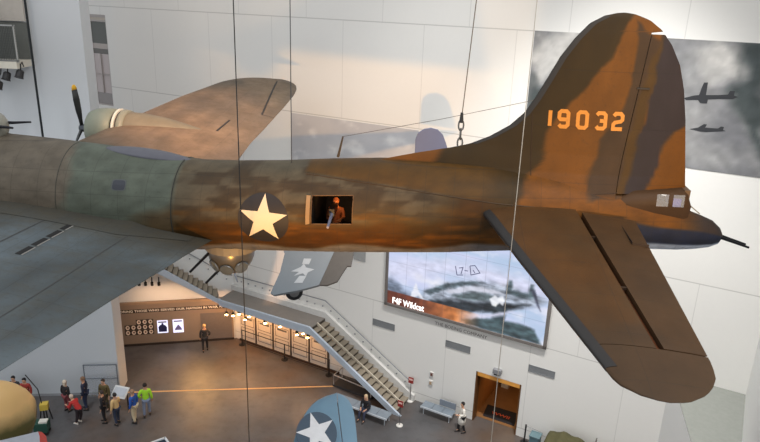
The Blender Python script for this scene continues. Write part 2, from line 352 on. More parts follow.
# murals
def mural(name, lab, u0, u1, z0, z1, fn, nu, nz):
    V = []; cols = []
    for j in range(nz+1):
        for i in range(nu+1):
            u = u0+(u1-u0)*i/nu; z = z0+(z1-z0)*j/nz; V.append((u, -.02, z)); cols.append(lin(fn(u, z)))
    m_, t = newmat('mural_print', .5, 0, .25); at = t.n('ShaderNodeAttribute', attribute_name='Col'); t.l(at.outputs['Color'], t.b.inputs['Base Color'])
    r = thing(name, lab, 'mural', M=WM)
    obj('print', V, [(j*(nu+1)+i, j*(nu+1)+i+1, (j+1)*(nu+1)+i+1, (j+1)*(nu+1)+i) for j in range(nz) for i in range(nu)], m_, r, cols=cols)
    wb(MB(), u0, u1, z0, z1, -.018, 0).o('panel', mat((190, 190, 190), .6), r); return r
dk = [pxp([(742, 40), (770, 40), (770, 180), (752, 150), (748, 120), (738, 108), (735, 92), (744, 80), (736, 60)], 0), pxp([(530, 75), (536, 78), (548, 90), (540, 105), (525, 112)], 0)]
wh = [pxp([(700, 55), (720, 40), (740, 50), (738, 75), (715, 82), (700, 72)], 0), pxp([(741, 98), (752, 100), (752, 115), (770, 130), (770, 150), (756, 135), (745, 115)], 0), pxp([(533, 35), (590, 20), (575, 55), (545, 80), (533, 78)], 0)]
def sky(u, z):
    jx = .45*fb(u*.8, z*.8, 3); jz = .45*fb(u*.8, z*.8, 9)
    c = lerp3((132, 132, 135), (166, 165, 164), max(0, min(1, .5+fb(u*.5, z*.7, 2))))
    for P_ in wh: c = lerp3(c, (222, 218, 212), .9*soft(u+jx, z+jz, P_, .3))
    for P_ in dk: c = lerp3(c, (74, 82, 82), .9*soft(u+jx, z+jz, P_, .25))
    k = .86*(1+.12*fb(u*2.5, z*2.5, 5)); return tuple(max(0, min(255, q*k)) for q in c)
mr = mural('wall_mural', 'cloudy sky mural with two dark bombers behind the tail fin', 1.14, 11.18, 14.17, 18.84, sky, 110, 52)
bom = [[(684, 98), (694, 95.5), (699, 95), (702, 87), (704, 82.5), (708, 82.5), (706, 95), (718, 95), (728, 94.5), (730, 91), (735, 91), (734, 95.5), (738, 97), (733, 99), (718, 99), (708, 99.5), (707, 103.5), (700, 103), (698, 100), (686, 100)],
       [(690, 129), (698, 127.5), (704, 124), (707, 124.5), (705, 127.5), (718, 128.5), (721, 126.5), (724, 127), (723, 130), (726, 131), (718, 131.5), (706, 132), (700, 131.5)]]
for Lp in bom:
    q = pxp(Lp, .03); obj('bomber_silhouette', [(a_, -.03, b_) for a_, b_ in q], [tuple(range(len(q)))], mat((46, 47, 50), .6), mr)
def sky2(u, z):
    c = lerp3((178, 177, 180), (194, 192, 193), max(0, min(1, .5+fb(u*.5, z*.6, 7))))
    return lerp3(c, (216, 214, 212), max(0, min(1, fb(u*.9, z*1.6, 3)*1.8-.35)))
mural('wall_mural', 'faded pale cloud mural on the wall above the fuselage', -11.06, -3.8, 11.0, 14.17, sky2, 60, 30)
# small wall boxes by the bench
for (x, y), col, lab in (((432, 374), (110, 70, 60), 'small dark red call box on the wall above the bench'), ((431, 382.5), (176, 150, 120), 'small tan switch box on the wall below the dark red one')):
    u0, z0 = PW(x, y); r = thing('call_box', lab, 'wall box', M=WM)
    wb(MB(), u0-.1, u0+.1, z0-.13, z0+.13, -.06, 0).o('housing', mat((206, 203, 198), .5), r); wb(MB(), u0-.06, u0+.06, z0-.08, z0+.08, -.075, -.06).o('face_plate', mat(col, .4), r)
# sensor over the door
u0, z0 = PW(498, 372); r = thing('door_sensor', 'small black and grey sensor box mounted over the orange doorway', 'sensor', M=WM)
wb(MB(), u0-.2, u0+.2, z0-.02, z0+.2, -.22, 0).o('housing', mat((130, 130, 132), .5), r); wb(MB(), u0-.14, u0+.14, z0-.1, z0-.02, -.2, -.02).o('lens', mat((30, 30, 32), .2), r)
MB().tube([(u0+.02, -.02, z0+.2), (u0+.03, -.02, 5.05)], .012, 6).o('conduit', mat((140, 138, 136), .5), r)
# door mat
r = thing('door_mat', 'black mat with orange lettering lying inside the orange doorway', 'mat', M=WM)
q = [(.2, 1.66), (1.83, 1.72), (1.98, .62), (.33, .6)]
MB().prism([(a_, b_, .012) for a_, b_ in q], (0, 0, .015)).o('carpet', mat((34, 32, 36), .9), r)
v2, f2, wd = text2d('WWII', 1, .015); k = .95/wd
nl = []
for p in v2: nl.append((.62+p.x*k, 1.0+p.y*k*.85, .0285))
obj('lettering', nl, f2, mat((196, 84, 50), .8), r)
r = thing('display_column', 'white column standing against the dark wall inside the doorway', 'column', M=WM)
wb(MB(), .22, .62, .012, 1.9, 3.6, 4.0).o('shaft', mat((200, 192, 180), .5), r); wb(MB(), .16, .68, 1.9, 2.0, 3.55, 4.05).o('cap', mat((190, 180, 168), .5), r)
# ================================================================ STAIRCASE
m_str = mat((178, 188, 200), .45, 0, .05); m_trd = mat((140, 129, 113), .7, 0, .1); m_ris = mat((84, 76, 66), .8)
m_lnd = mat((124, 117, 110), .5, 0, .12, 3); m_rail = mat((128, 130, 134), .5, .2)
st = thing('staircase', 'pale two-flight staircase with landing running down along the white back wall', 'staircase', WF(-3.45, 1, 0))
SI = Matrix.Translation(-WF(-3.45, 1, 0))
def so(mb, name, m):
    mb.v = [SI @ v for v in mb.v]; return fixn(mb.o(name, m, st))
NI, NO, NM = .22, 1.60, .93; US, UE, ZL = -3.5, -8.75, 3.28; N = 17
for k in range(N):
    z = ZL*(k+1)/(N+1); ua_ = US+(UE-US)*k/N; ub_ = US+(UE-US)*(k+1)/N
    for n0, n1 in ((NI, NM-.03), (NM+.03, NO)):
        mb = MB(); mb.hexa([WF(ua_+.03, n0, z-.05), WF(ub_, n0, z-.05), WF(ub_, n1, z-.05), WF(ua_+.03, n1, z-.05)], [WF(ua_+.03, n0, z), WF(ub_, n0, z), WF(ub_, n1, z), WF(ua_+.03, n1, z)]); so(mb, 'tread', m_trd)
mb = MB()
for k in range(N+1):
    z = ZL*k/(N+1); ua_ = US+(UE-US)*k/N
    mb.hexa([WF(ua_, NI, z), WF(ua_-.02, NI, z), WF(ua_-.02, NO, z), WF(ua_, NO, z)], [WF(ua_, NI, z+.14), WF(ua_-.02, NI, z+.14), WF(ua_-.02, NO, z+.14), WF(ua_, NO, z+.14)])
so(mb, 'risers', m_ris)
def stringer(n0, n1, lo, hi, name, m):
    mb = MB(); pr = [(US+.35, 0), (US+.35, hi-.1), (UE, ZL+hi), (-15.0, ZL+hi-.1), (-15.0, ZL-lo), (UE+.15, ZL-lo), (US-.2, 0)]
    mb.prism([WF(a_, n0, b_) for a_, b_ in pr], WN*(n1-n0)); so(mb, name, m)
stringer(NO, NO+.12, .32, .12, 'outer_stringer', m_str)
mb = MB(); pr = [(US+.1, .1), (US+.1, .22), (UE, ZL+.06), (UE, ZL-.12)]; mb.prism([WF(a_, NM-.03, b_) for a_, b_ in pr], WN*.06); so(mb, 'centre_stringer', mat((196, 186, 168), .6))
mb = MB(); pr = [(US+.3, 0), (US+.3, .35), (UE, ZL+.35), (-15.4, ZL+.3), (-15.4, ZL-.1), (UE, ZL-.3), (US, 0)]; mb.prism([WF(a_, .02, b_) for a_, b_ in pr], WN*.2); so(mb, 'wall_stringer', mat((206, 204, 200), .5))
cA = WF(-15.1, 1.66, 0); cB = EF(.05, .2, 0)
mb = MB(); q = [WF(UE, NI, 0), WF(UE, NO, 0), WF(-15.05, NO, 0), cA, cB, WF(-15.3, .22, 0)]
mb.prism([p+Vector((0, 0, ZL-.25)) for p in q], (0, 0, .25)); so(mb, 'landing', m_lnd)
# upper flight along the exhibit wall
n_out = (cA-E0).dot(EN); s0 = (cA-E0).dot(ED)
NU = 16
for k in range(NU):
    z = ZL+.185*(k+1); a_ = s0+.05+.262*k
    mb = MB(); mb.hexa([EF(a_, .25, z-.05), EF(a_+.262, .25, z-.05), EF(a_+.262, n_out-.06, z-.05), EF(a_, n_out-.06, z-.05)], [EF(a_, .25, z), EF(a_+.262, .25, z), EF(a_+.262, n_out-.06, z), EF(a_, n_out-.06, z)]); so(mb, 'tread', m_trd)
mb = MB()
for k in range(NU):
    z = ZL+.185*k; a_ = s0+.05+.262*k; mb.hexa([EF(a_, .25, z), EF(a_+.02, .25, z), EF(a_+.02, n_out-.06, z), EF(a_, n_out-.06, z)], [EF(a_, .25, z+.14), EF(a_+.02, .25, z+.14), EF(a_+.02, n_out-.06, z+.14), EF(a_, n_out-.06, z+.14)])
so(mb, 'upper_risers', m_ris)
mb = MB(); pr = [(s0-.15, ZL-.32), (s0-.15, ZL+.02), (s0+.1, ZL+.1), (s0+4.3, ZL+3.05), (s0+4.3, ZL+2.55)]; mb.prism([EF(a_, n_out-.06, b_) for a_, b_ in pr], EN*.12); so(mb, 'upper_stringer', m_str)
mb = MB(); pr = [(s0, ZL-.2), (s0+.05, ZL-.02), (s0+4.3, ZL+2.95), (s0+4.3, ZL+2.6)]; mb.prism([EF(a_, .24, b_) for a_, b_ in pr], EN*(n_out-.3)); so(mb, 'flight_soffit', mat((150, 146, 140), .7))
mb = MB(); mb.tube([WF(-3.3, .12, 1.0), WF(-8.8, .12, 4.28), WF(-15.2, .12, 4.2)], .028, 8); mb.tube([EF(.05, .14, 4.2), EF(.4, .14, 4.3), EF(4.2, .14, 6.9)], .028, 8); so(mb, 'handrail', m_rail)
for k in range(22):
    u = -3.8-.52*k; z = (1.0+(4.28-1.0)*(-3.3-u)/5.5 if u > -8.8 else 4.25)-.36
    so(MB().box(WF(u, .07, z), (.05, .07, .05), AL), 'rail_bracket', m_rail)
for k in range(7): so(MB().box(EF(.4+.5*k, .06, 3.95+.342*k*1.0), (.05, .07, .05), 0), 'rail_bracket', m_rail)
# spotlights under the landing
lampm = emit((255, 214, 150), 9.0); m_blk = mat((28, 26, 26), .5)
for i, (x, y, on) in enumerate(((226.5, 315, 1), (233, 316, 1), (239, 314.5, 1), (245, 320, 2), (249, 317, 1), (265, 323.5, 2), (280, 327, 1), (297, 335, 1), (303, 334, 1), (307.5, 338, 1))):
    p = PP(x, y, WF(0, 1.25, 0), WN) if i > 1 else PP(x, y, EF(0, 1.3, 0), EN)
    dn = ('first', 'second', 'third', 'fourth', 'fifth', 'sixth', 'seventh', 'eighth', 'ninth', 'tenth')[i]
    r = thing('spotlight', dn+' black spotlight from the left in the row glowing under the stair landing', 'spotlight', p, 0, 'spotlights under the stair landing')
    ax = Vector((.15, -.75, -.55)).normalized()
    MB().lathe(-ax*.22, ax, [(0, .05), (.02, .085), (.19, .1), (.21, .105)], 12).o('lamp_can', m_blk, r); MB().lathe(-ax*.015, ax, [(0, .09), (.012, .085), (.03, .05)], 12).o('lens', lampm, r)
    MB().tube([-ax*.15, (-ax*.15).lerp(Vector((0, 0, 3.04-p.z)), .5)+Vector((0, .03, 0)), (0, .03, max(.1, 3.05-p.z))], .015, 6).o('bracket', m_blk, r)
    l = bpy.data.lights.new('bulb', 'POINT'); l.energy = 12*on; l.color = (1, .5, .18); l.shadow_soft_size = .08
    lo = bpy.data.objects.new('bulb', l); C.objects.link(lo); lo.parent = r; lo.location = ax*.12
for i, x in enumerate((139, 145.5, 152, 159)):
    p = PP(x, 283.5, EF(0, .95, 0), EN)
    r = thing('spotlight', ('leftmost', 'second', 'third', 'rightmost')[i]+' of four small black spots under the upper stair flight over the orange wall', 'spotlight', p, 0, 'spots over the orange exhibit wall')
    MB().lathe((0, 0, -.12), (0, 0, 1), [(0, .08), (.2, .08), (.22, .03), (.5, .03)], 10).o('lamp_can', m_blk, r)
for s_ in (1.2, 3.0, 4.6): spot('exhibit_spot', EF(s_, 1.6, 4.0 if s_ > 2.5 else 2.9), EF(s_, .1, 1.5), 46, (1, .6, .34), 130, .8, .1)
spot('exhibit_floor_fill', EF(2.2, 1.3, 2.85), EF(2.4, 5.5, 0), 330, (1, .5, .15), 120, .9, 1.2)  # added spot standing in for the landing lamps' warm pool on the floor
# ================================================================ EXHIBIT UNDER THE STAIRS
m_ex = mat((140, 122, 106), .6, 0, .08, 2)
r = thing('exhibit_panel', 'long brown exhibit panel with title strip and portrait pictures under the stairs', 'exhibit panel', EF(4, .1, 0))
EI = Matrix.Translation(-EF(4, .1, 0))
def eo(mb, name, m, par=r):
    mb.v = [EI @ v for v in mb.v]; return fixn(mb.o(name, m, par))
def epx(x, y, off): P_ = PP(x, y, EF(0, off, 0), EN); return ((P_-E0).dot(ED), P_.z)
def eq(mb, s0_, s1_, z0_, z1_, n0_, n1_): return mb.hexa([EF(s0_, n0_, z0_), EF(s1_, n0_, z0_), EF(s1_, n1_, z0_), EF(s0_, n1_, z0_)], [EF(s0_, n0_, z1_), EF(s1_, n0_, z1_), EF(s1_, n1_, z1_), EF(s0_, n1_, z1_)])
eo(eq(MB(), .1, 8, 0, 2.78, 0.01, .12), 'backboard', m_ex); eo(eq(MB(), .1, 8, 0, .12, .12, .16), 'skirting', mat((48, 38, 32), .6))
eo(eq(MB(), .3, 8, 2.12, 2.34, .12, .14), 'title_strip', mat((44, 28, 20), .6))
wl2, wd = words2d('HONORING THOSE WHO SERVED OUR NATION IN WAR AND', .02)
sl = 7.0; k = 6.6/wd
for v2, f2 in wl2:
    mb = MB(); mb.v = [EF(sl-p.x*k, .145, 2.17+p.y*k*.85) for p in v2]; mb.f = f2; eo(mb, 'word', mat((246, 236, 220), .6))
eo(eq(MB(), .3, 8, 2.66, 2.8, .12, .2), 'top_trim', mat((152, 128, 104), .6)); eo(eq(MB(), .2, 2.0, 0.14, 1.86, .12, .15), 'side_panel', mat((108, 100, 96), .5))
mp = mat((238, 222, 204), .5); mfr = mat((50, 36, 30), .5)
sL, zL = epx(125, 331, .12); sR, zR = epx(153, 318, .12)
for rw in range(3):
    for cl in range(5):
        if rw == 2 and cl < 2: continue
        a_ = sL+(sR-sL)*(cl+.5)/5; z_ = .86+.33*rw; hw = abs(sR-sL)/10-.02
        o = eo(eq(MB(), a_-hw-.02, a_+hw+.02, z_-.155, z_+.155, .12, .135), 'portrait', mfr)
        o2 = eo(MB().prism([EF(a_+hw*.8*math.sin(t_), .136, z_+.135*math.cos(t_)) for t_ in [2*math.pi*i/14 for i in range(14)]], EN*.006), 'portrait_face', mp, o)
        o3 = eo(MB().prism([EF(a_-.01+hw*.4*math.sin(t_), .142, z_+.01+.06*math.cos(t_)) for t_ in [2*math.pi*i/10 for i in range(10)]], EN*.005), 'head_shape', mat((112, 84, 66), .6), o)
for (x0, y0, x1, y1), dark in (((158, 333, 167.5, 320), 1), ((173.5, 332.5, 183, 319), 0)):
    a_, z0_ = epx(x0, y0, .12); b_, z1_ = epx(x1, y1, .12)
    o = eo(eq(MB(), min(a_, b_), max(a_, b_), z0_, z1_, .12, .15), 'poster', emit((206, 210, 240), .55))  # emissive sheet: the brightness is put into the poster itself
    w_ = abs(b_-a_); s_ = min(a_, b_)
    if dark: eo(MB().prism([EF(s_+w_*q_, .152, z0_+(z1_-z0_)*e_) for q_, e_ in ((.12, .1), (.88, .1), (.9, .5), (.72, .66), (.62, .66), (.58, .8), (.42, .8), (.4, .66), (.25, .62), (.1, .45))], EN*.004), 'poster_figure', mat((44, 46, 92), .5), o)
    else: eo(MB().prism([EF(s_+w_*q_, .152, z0_+(z1_-z0_)*e_) for q_, e_ in ((.15, .2), (.85, .2), (.8, .32), (.62, .5), (.5, .62), (.35, .5), (.2, .34))], EN*.004), 'poster_figure', mat((120, 116, 170), .5), o)
    eo(eq(MB(), s_+w_*.1, s_+w_*.9, z1_-.14, z1_-.06, .15, .155), 'poster_caption', mat((60, 60, 90), .5), o)
# white display doors below the landing
for i in range(5):
    ua_ = -15.0+i*1.28
    r2 = thing('display_door', ('leftmost', 'second', 'third', 'fourth', 'rightmost')[i]+' of five pale panelled display doors from the left, below the stair landing', 'display panel', M=WM @ Matrix.Translation((ua_, 0, 0)), group='display doors below the landing')
    wb(MB(), .03, 1.22, .02, 2.85, -.06, -.005).o('leaf', mat((206, 196, 184), .5), r2)
    for z0_, z1_ in ((.35, .95), (1.1, 1.7), (1.85, 2.6)):
        f = MB(); wb(f, .14, 1.1, z0_, z0_+.03, -.075, -.06); wb(f, .14, 1.1, z1_-.03, z1_, -.075, -.06); wb(f, .14, .17, z0_, z1_, -.075, -.06); wb(f, 1.07, 1.1, z0_, z1_, -.075, -.06); f.o('panel_moulding', mat((120, 112, 106), .5), r2)
    wb(MB(), .3, .95, 1.52, 1.62, -.09, -.06).o('name_plate', mat((96, 92, 92), .5), r2); wb(MB(), 1.2, 1.28, 0.02, 2.85, -.09, -.005).o('door_post', mat((84, 72, 62), .5), r2)
# barrier rail in front of them
r = thing('barrier_rail', 'low black post and rail barrier in front of the display doors', 'barrier', WF(-11.3, .45, 0))
BI = Matrix.Translation(-WF(-11.3, .45, 0))
def bo(mb, name, m, par=None): mb.v = [BI @ v for v in mb.v]; return mb.o(name, m, par or r)
for u in (-14.5, -11.35, -8.3):
    bo(MB().tube([WF(u, .45, 0.02), WF(u, .45, 1.0)], .035, 8), 'post', m_blk); bo(MB().lathe(WF(u, .45, 0), (0, 0, 1), [(0, .2), (.03, .2), (.05, .06)], 14), 'foot', m_blk)
bo(MB().tube([WF(-14.5, .45, .98), WF(-8.3, .45, .98)], .025, 8), 'top_rail', m_blk); bo(MB().tube([WF(-14.5, .45, .18), WF(-8.3, .45, .18)], .02, 8), 'low_rail', m_blk)
wb(MB(), -15.0, -7.9, 0, .12, -.12, -.006).o('baseboard_back', mat((58, 42, 34), .6)).matrix_world = WM
struct(bpy.data.objects['baseboard_back'])
# benches
m_bs = mat((140, 150, 160), .4, .3); m_be = mat((206, 212, 218), .4, .3)
def bench(name, lab, u0, u1, n0, n1, back):
    r = thing(name, lab, 'bench', WF((u0+u1)/2, (n0+n1)/2, 0)); BI2 = Matrix.Translation(-WF((u0+u1)/2, (n0+n1)/2, 0))
    def q(mb, nm, m): mb.v = [BI2 @ v for v in mb.v]; return fixn(mb.o(nm, m, r))
    def bx(a_, b_, c_, d_, z0_, z1_): return MB().hexa([WF(a_, c_, z0_), WF(b_, c_, z0_), WF(b_, d_, z0_), WF(a_, d_, z0_)], [WF(a_, c_, z1_), WF(b_, c_, z1_), WF(b_, d_, z1_), WF(a_, d_, z1_)])
    k = max(2, round((u1-u0)/.62)); w_ = (u1-u0)/k
    for i in range(k): q(bx(u0+i*w_+.01, u0+(i+1)*w_-.01, n0, n1-.05, .41, .45), 'seat', m_bs)
    q(bx(u0, u1, n1-.05, n1, .37, .455), 'front_rail', m_be)
    for u in ([u0+.15, u1-.15] if k < 6 else [u0+.15, (u0+u1)/2, u1-.15]):
        for nn_ in (n0+.08, n1-.1): q(MB().tube([WF(u, nn_, .0), WF(u, nn_, .41)], .025, 6), 'leg', m_be)
    for a_, b_ in back: q(bx(a_, b_, n0-.03, n0+.03, .5, .82), 'backrest', mat((122, 130, 140), .5))
    return r
bench('bench', 'long grey bench beside the stair stringer with a seated visitor', -6.6, -3.35, 2.2, 2.85, [])
bench('bench', 'short grey bench against the white wall left of the doorway', -2.45, -.75, .35, .95, [(-1.65, -.78)])
r = thing('rail_frame', 'low white tube rail frame on a dark base under the stair, behind the bench', 'rail', PZ(356, 389, 0), AL-math.pi/2)
MB().box((0, 0, .06), (2.4, .9, .12)).o('base', mat((58, 56, 56), .6), r)
for y_ in (-.42, .42): MB().tube([(-1.15, y_, .12), (-1.15, y_, .7), (1.15, y_, .55), (1.15, y_, .12)], .028, 6).o('side_rail', mat((196, 190, 184), .4, .2), r)
MB().tube([(-1.15, -.42, .7), (-1.15, .42, .7)], .028, 6).o('end_rail', mat((196, 190, 184), .4, .2), r)
# red signs on stands
for (px_, py_), zt, lab in (((410, 401), 1.25, 'red sign on a thin stand at the wall side of the stair foot'), ((399.5, 425.5), 1.25, 'red sign on a white footed stand at the outer foot of the stairs')):
    p = PZ(px_, py_, 0); r = thing('sign_stand', lab, 'sign stand', p, AL-math.pi/2)
    f = MB().lathe((0, 0, 0), (0, 0, 1), [(0, .17), (.03, .17), (.06, .04)], 14); f.o('base', mat((214, 210, 204), .5), r)
    MB().tube([(0, 0, .04), (0, 0, zt)], .018, 6).o('pole', mat((90, 88, 88), .4, .5), r)
    MB().box((0, -.02, zt), (.28, .025, .34)).o('sign_board', mat((150, 44, 40), .5), r); MB().box((0, -.036, zt+.05), (.2, .006, .1)).o('sign_print', mat((232, 190, 180), .5), r)
# catwalk, top left
cw = thing('catwalk', 'narrow catwalk with mesh railing in the upper left corner by the pillar', 'catwalk', (-16.55, 28.4, 16.8))
m_st = mat((214, 208, 192), .6); XE = -14.65; ya, yb = 28.0, 29.0
MB().box((-3, 0, -.06), (9-.3, 1.2, .28)).o('deck', mat((196, 190, 176), .6), cw)
for nm, z_, m_ in (('top_rail', 1.52, mat((150, 150, 148), .4, .4)), ('bottom_rail', .12, mat((110, 110, 108), .5))): MB().box((-2.9, -.55, z_), (8.7, .06, .06)).o(nm, m_, cw)
bars = MB()
for k in range(120): bars.box((1.35-.07*k, -.55, .82), (.022, .02, 1.38))
for k in range(14): bars.box((-2.9, -.55, .2+.1*k), (8.7, .012, .012))
o = bars.o('rail_mesh', mat((64, 66, 64), .6), cw)
for k in range(8): MB().box((1.4-1.15*k, -.55, .8), (.05, .06, 1.5)).o('post', mat((150, 150, 146), .5), cw)
MB().box((-3, .5, .85), (8.8, .06, 1.5)).o('back_panel', mat((92, 94, 90), .7), cw)
MB().box((-3, .45, 2.75), (8.8, .12, 2.2)).o('upper_panel', mat((170, 164, 156), .7), cw); MB().tube([(.55, -.3, 1.5), (-.4, -.3, 4.5)], .13, 8).o('brace', mat((236, 230, 214), .5), cw)
for i, (x, y) in enumerate(((0, 84), (8, 75), (21, 73))):
    p = PY(x, y, 28.05); r = thing('spotlight', ('leftmost', 'middle', 'rightmost')[i]+' of three dark stage lamps hung under the catwalk', 'spotlight', p, 0, 'stage lamps under the catwalk')
    MB().lathe((0, 0, .12), (-.15, -.35, -.9), [(0, .1), (.05, .15), (.3, .16), (.34, .19)], 12).o('lamp_can', m_blk, r); MB().lathe((-.05, -.11, -.17), (-.15, -.35, -.9), [(0, .15), (.02, .14)], 12).o('lens', mat((90, 40, 44), .3), r)
    MB().tube([(0, 0, .1), (.03, 0, .35), (.1, 0, .45), (.1, .1, 16.66-p.z)], .025, 6).o('yoke', m_blk, r)
# ================================================================ HANGING CABLES
def cable(lab, px_, py_, Y, z0, z1, rad, col):
    p = PY(px_, py_, Y); o = MB().tube([(p.x, p.y, z0), (p.x, p.y, z1)], rad, 6).o('suspension_cable', mat(col, .4, .5)); return tag(o, lab, 'cable')
cable('dark cable hanging in front of the star roundel on the fuselage', 240.5, 200, 11.5, 9.8, 30, .010, (50, 48, 46))
cable('pale cable hanging in front of the tail fin and tailplane', 514.5, 217, 10.6, 8, 30, .007, (196, 186, 172))
cable('thin dark cable hanging past the far wing tip', 290.8, 80, 14.7, 16.3, 30, .011, (70, 70, 72))
cable('thick black cable hanging in front of the pale pillar at left', 33.5, 66, 27.3, 13.0, 30, .045, (28, 32, 34))
# ================================================================ B-17
yw, bk, pt = R(-5.317), R(1.8), R(.178)
BR = Matrix.Rotation(yw, 3, 'Z') @ Matrix(((math.cos(pt), 0, math.sin(pt)), (0, 1, 0), (-math.sin(pt), 0, math.cos(pt)))) @ Matrix.Rotation(bk, 3, 'X')
BT = Vector((.2728, 14.6312, 15.0)); BM = Matrix.Translation(BT) @ BR.to_4x4(); BI4 = BM.inverted()
b17 = thing('bomber', 'huge olive brown four-engine bomber hanging across the hall, number 19032 on fin', 'airplane', M=BM)
def BL(x, y, Y):   # pixel -> local point on the local plane y=Y
    n_ = BR @ Vector((0, 1, 0)); return BI4 @ PP(x, y, BM @ Vector((0, Y, 0)), n_)
# paint materials: painted pattern in 'Col', seams and wear by nodes
def paintmat(name, lx, ly, lz, amt=.25, seam=.25):
    m_, t = newmat(name, .6, 0, .22); at = t.n('ShaderNodeAttribute', attribute_name='Col'); P = t.obj(); s = t.sep(P)
    L = None
    for sck, per, wd in ((s[0], lx, .008), (s[1], ly, .008), (s[2], lz, .007)):
        if per: q_ = jline(t, sck, per, .13, wd); L = q_ if L is None else t.m('MAXIMUM', L, q_)
    n_ = t.noise(P, 3, 6, .65); n2_ = t.noise(P, 14, 4)
    c = t.mix(t.m('MULTIPLY', t.ramp(n_, .4, .75), amt), at.outputs['Color'], (.07, .055, .03)); c = t.mix(t.m('MULTIPLY', t.ramp(n2_, .55, .8), .3), c, (.02, .017, .012))
    c = t.mix(t.m('MULTIPLY', L, seam), c, (.02, .018, .015)); t.l(c, t.b.inputs['Base Color'])
    t.l(t.m('MULTIPLY_ADD', n_, .25, .48), t.b.inputs['Roughness'])
    rv = t.m('MULTIPLY', t.m('MULTIPLY', jline(t, s[0], .08, 0, .012), jline(t, s[2] if lz else s[1], .225, .05, .012)), 1)
    t.bump(t.m('SUBTRACT', rv, L), .35, .006); return m_
m_fus = paintmat('fuselage_paint', .62, 0, .45, .12); m_wing = paintmat('wing_paint', .9, 1.05, 0, .42); m_tail = paintmat('tail_paint', 1.3, 1.1, 0, .06); m_fin = paintmat('fin_paint', 0, 0, 1.18, .06)
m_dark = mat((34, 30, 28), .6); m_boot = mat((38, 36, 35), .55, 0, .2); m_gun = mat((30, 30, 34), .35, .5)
# fuselage sections: x, zc, half width, half height
SEC = [(-15.25, -.05, .05, .05), (-15.1, -.03, .38, .4), (-14.8, 0, .62, .64), (-14.2, .08, .85, .9), (-13.4, .2, 1.0, 1.12), (-12.6, .34, 1.08, 1.36), (-12.0, .42, 1.12, 1.5), (-11.2, .44, 1.15, 1.5), (-10.2, .36, 1.16, 1.36), (-9.378, .26, 1.17, 1.28), (-8.142, .23, 1.17, 1.25), (-6.923, .19, 1.16, 1.21), (-5.72, .15, 1.13, 1.14), (-4.524, .115, 1.074, 1.074), (-3.688, .162, 1.056, 1.056), (-2.626, .225, 1.065, 1.065), (-1.397, .318, 1.09, 1.09), (-.325, .394, 1.095, 1.095), (.575, .446, 1.08, 1.08), (1.245, .476, 1.055, 1.06), (2.13, .515, .98, 1.01), (3.673, .52, .78, .875), (4.994, .47, .58, .72), (5.886, .37, .44, .57), (6.433, .30, .37, .48), (6.798, .265, .32, .40), (7.1, .235, .25, .31), (7.285, .2, .15, .19), (7.37, .19, .04, .05)]
def sect(x): return tuple(interp([(s_[0], s_[k]) for s_ in SEC], x) for k in (1, 2, 3))
def fus(x, a, grow=0): zc, hw, hh = sect(x); return Vector((x, -(hw+grow)*math.cos(a), zc+(hh+grow)*math.sin(a)))
def fus_side(x, z, grow=.004):
    zc, hw, hh = sect(x); q_ = max(-.97, min(.97, (z-zc)/hh)); return Vector((x, -(hw+grow)*math.sqrt(1-q_*q_), z))
def fpoly(L): return [(lambda p: (p.x, p.z))(BL(x, y, -.1)) for x, y in L]
CAMO = [(fpoly([(420, 170), (450, 140), (510, 118), (535, 90), (555, 50), (590, 12), (640, 5), (622, 35), (612, 55), (590, 84), (566, 104), (550, 128), (540, 160), (520, 178), (505, 215), (440, 220)]), (46, 33, 10)),
        (fpoly([(640, 20), (668, 48), (652, 90), (640, 130), (632, 160), (624, 195), (586, 195), (588, 168), (600, 142), (612, 128), (626, 100), (636, 62)]), (58, 42, 28)),
        (fpoly([(662, 26), (678, 50), (690, 95), (688, 125), (664, 150), (650, 180), (640, 195), (622, 195), (632, 150), (646, 120), (652, 92), (660, 58)]), (42, 36, 40)),
        (fpoly([(664, 35), (656, 80), (640, 130), (622, 192), (614, 192), (640, 95)]), (66, 46, 18))]
def fincol(x, y, z):
    c = (97, 58, 14); jx = .10*fb(x*1.5, z*1.5, 1); jz = .10*fb(x*1.5, z*1.5, 6)
    for Pp, cc in CAMO: c = lerp3(c, cc, soft(x+jx, z+jz, Pp, .035))
    k = 1+.10*fb(x*2.5, y*2, z*1.2, 4); return tuple(max(0, min(255, q_*k)) for q_ in c)
OL = (66, 38, 5); GRN = (50, 33, 7)
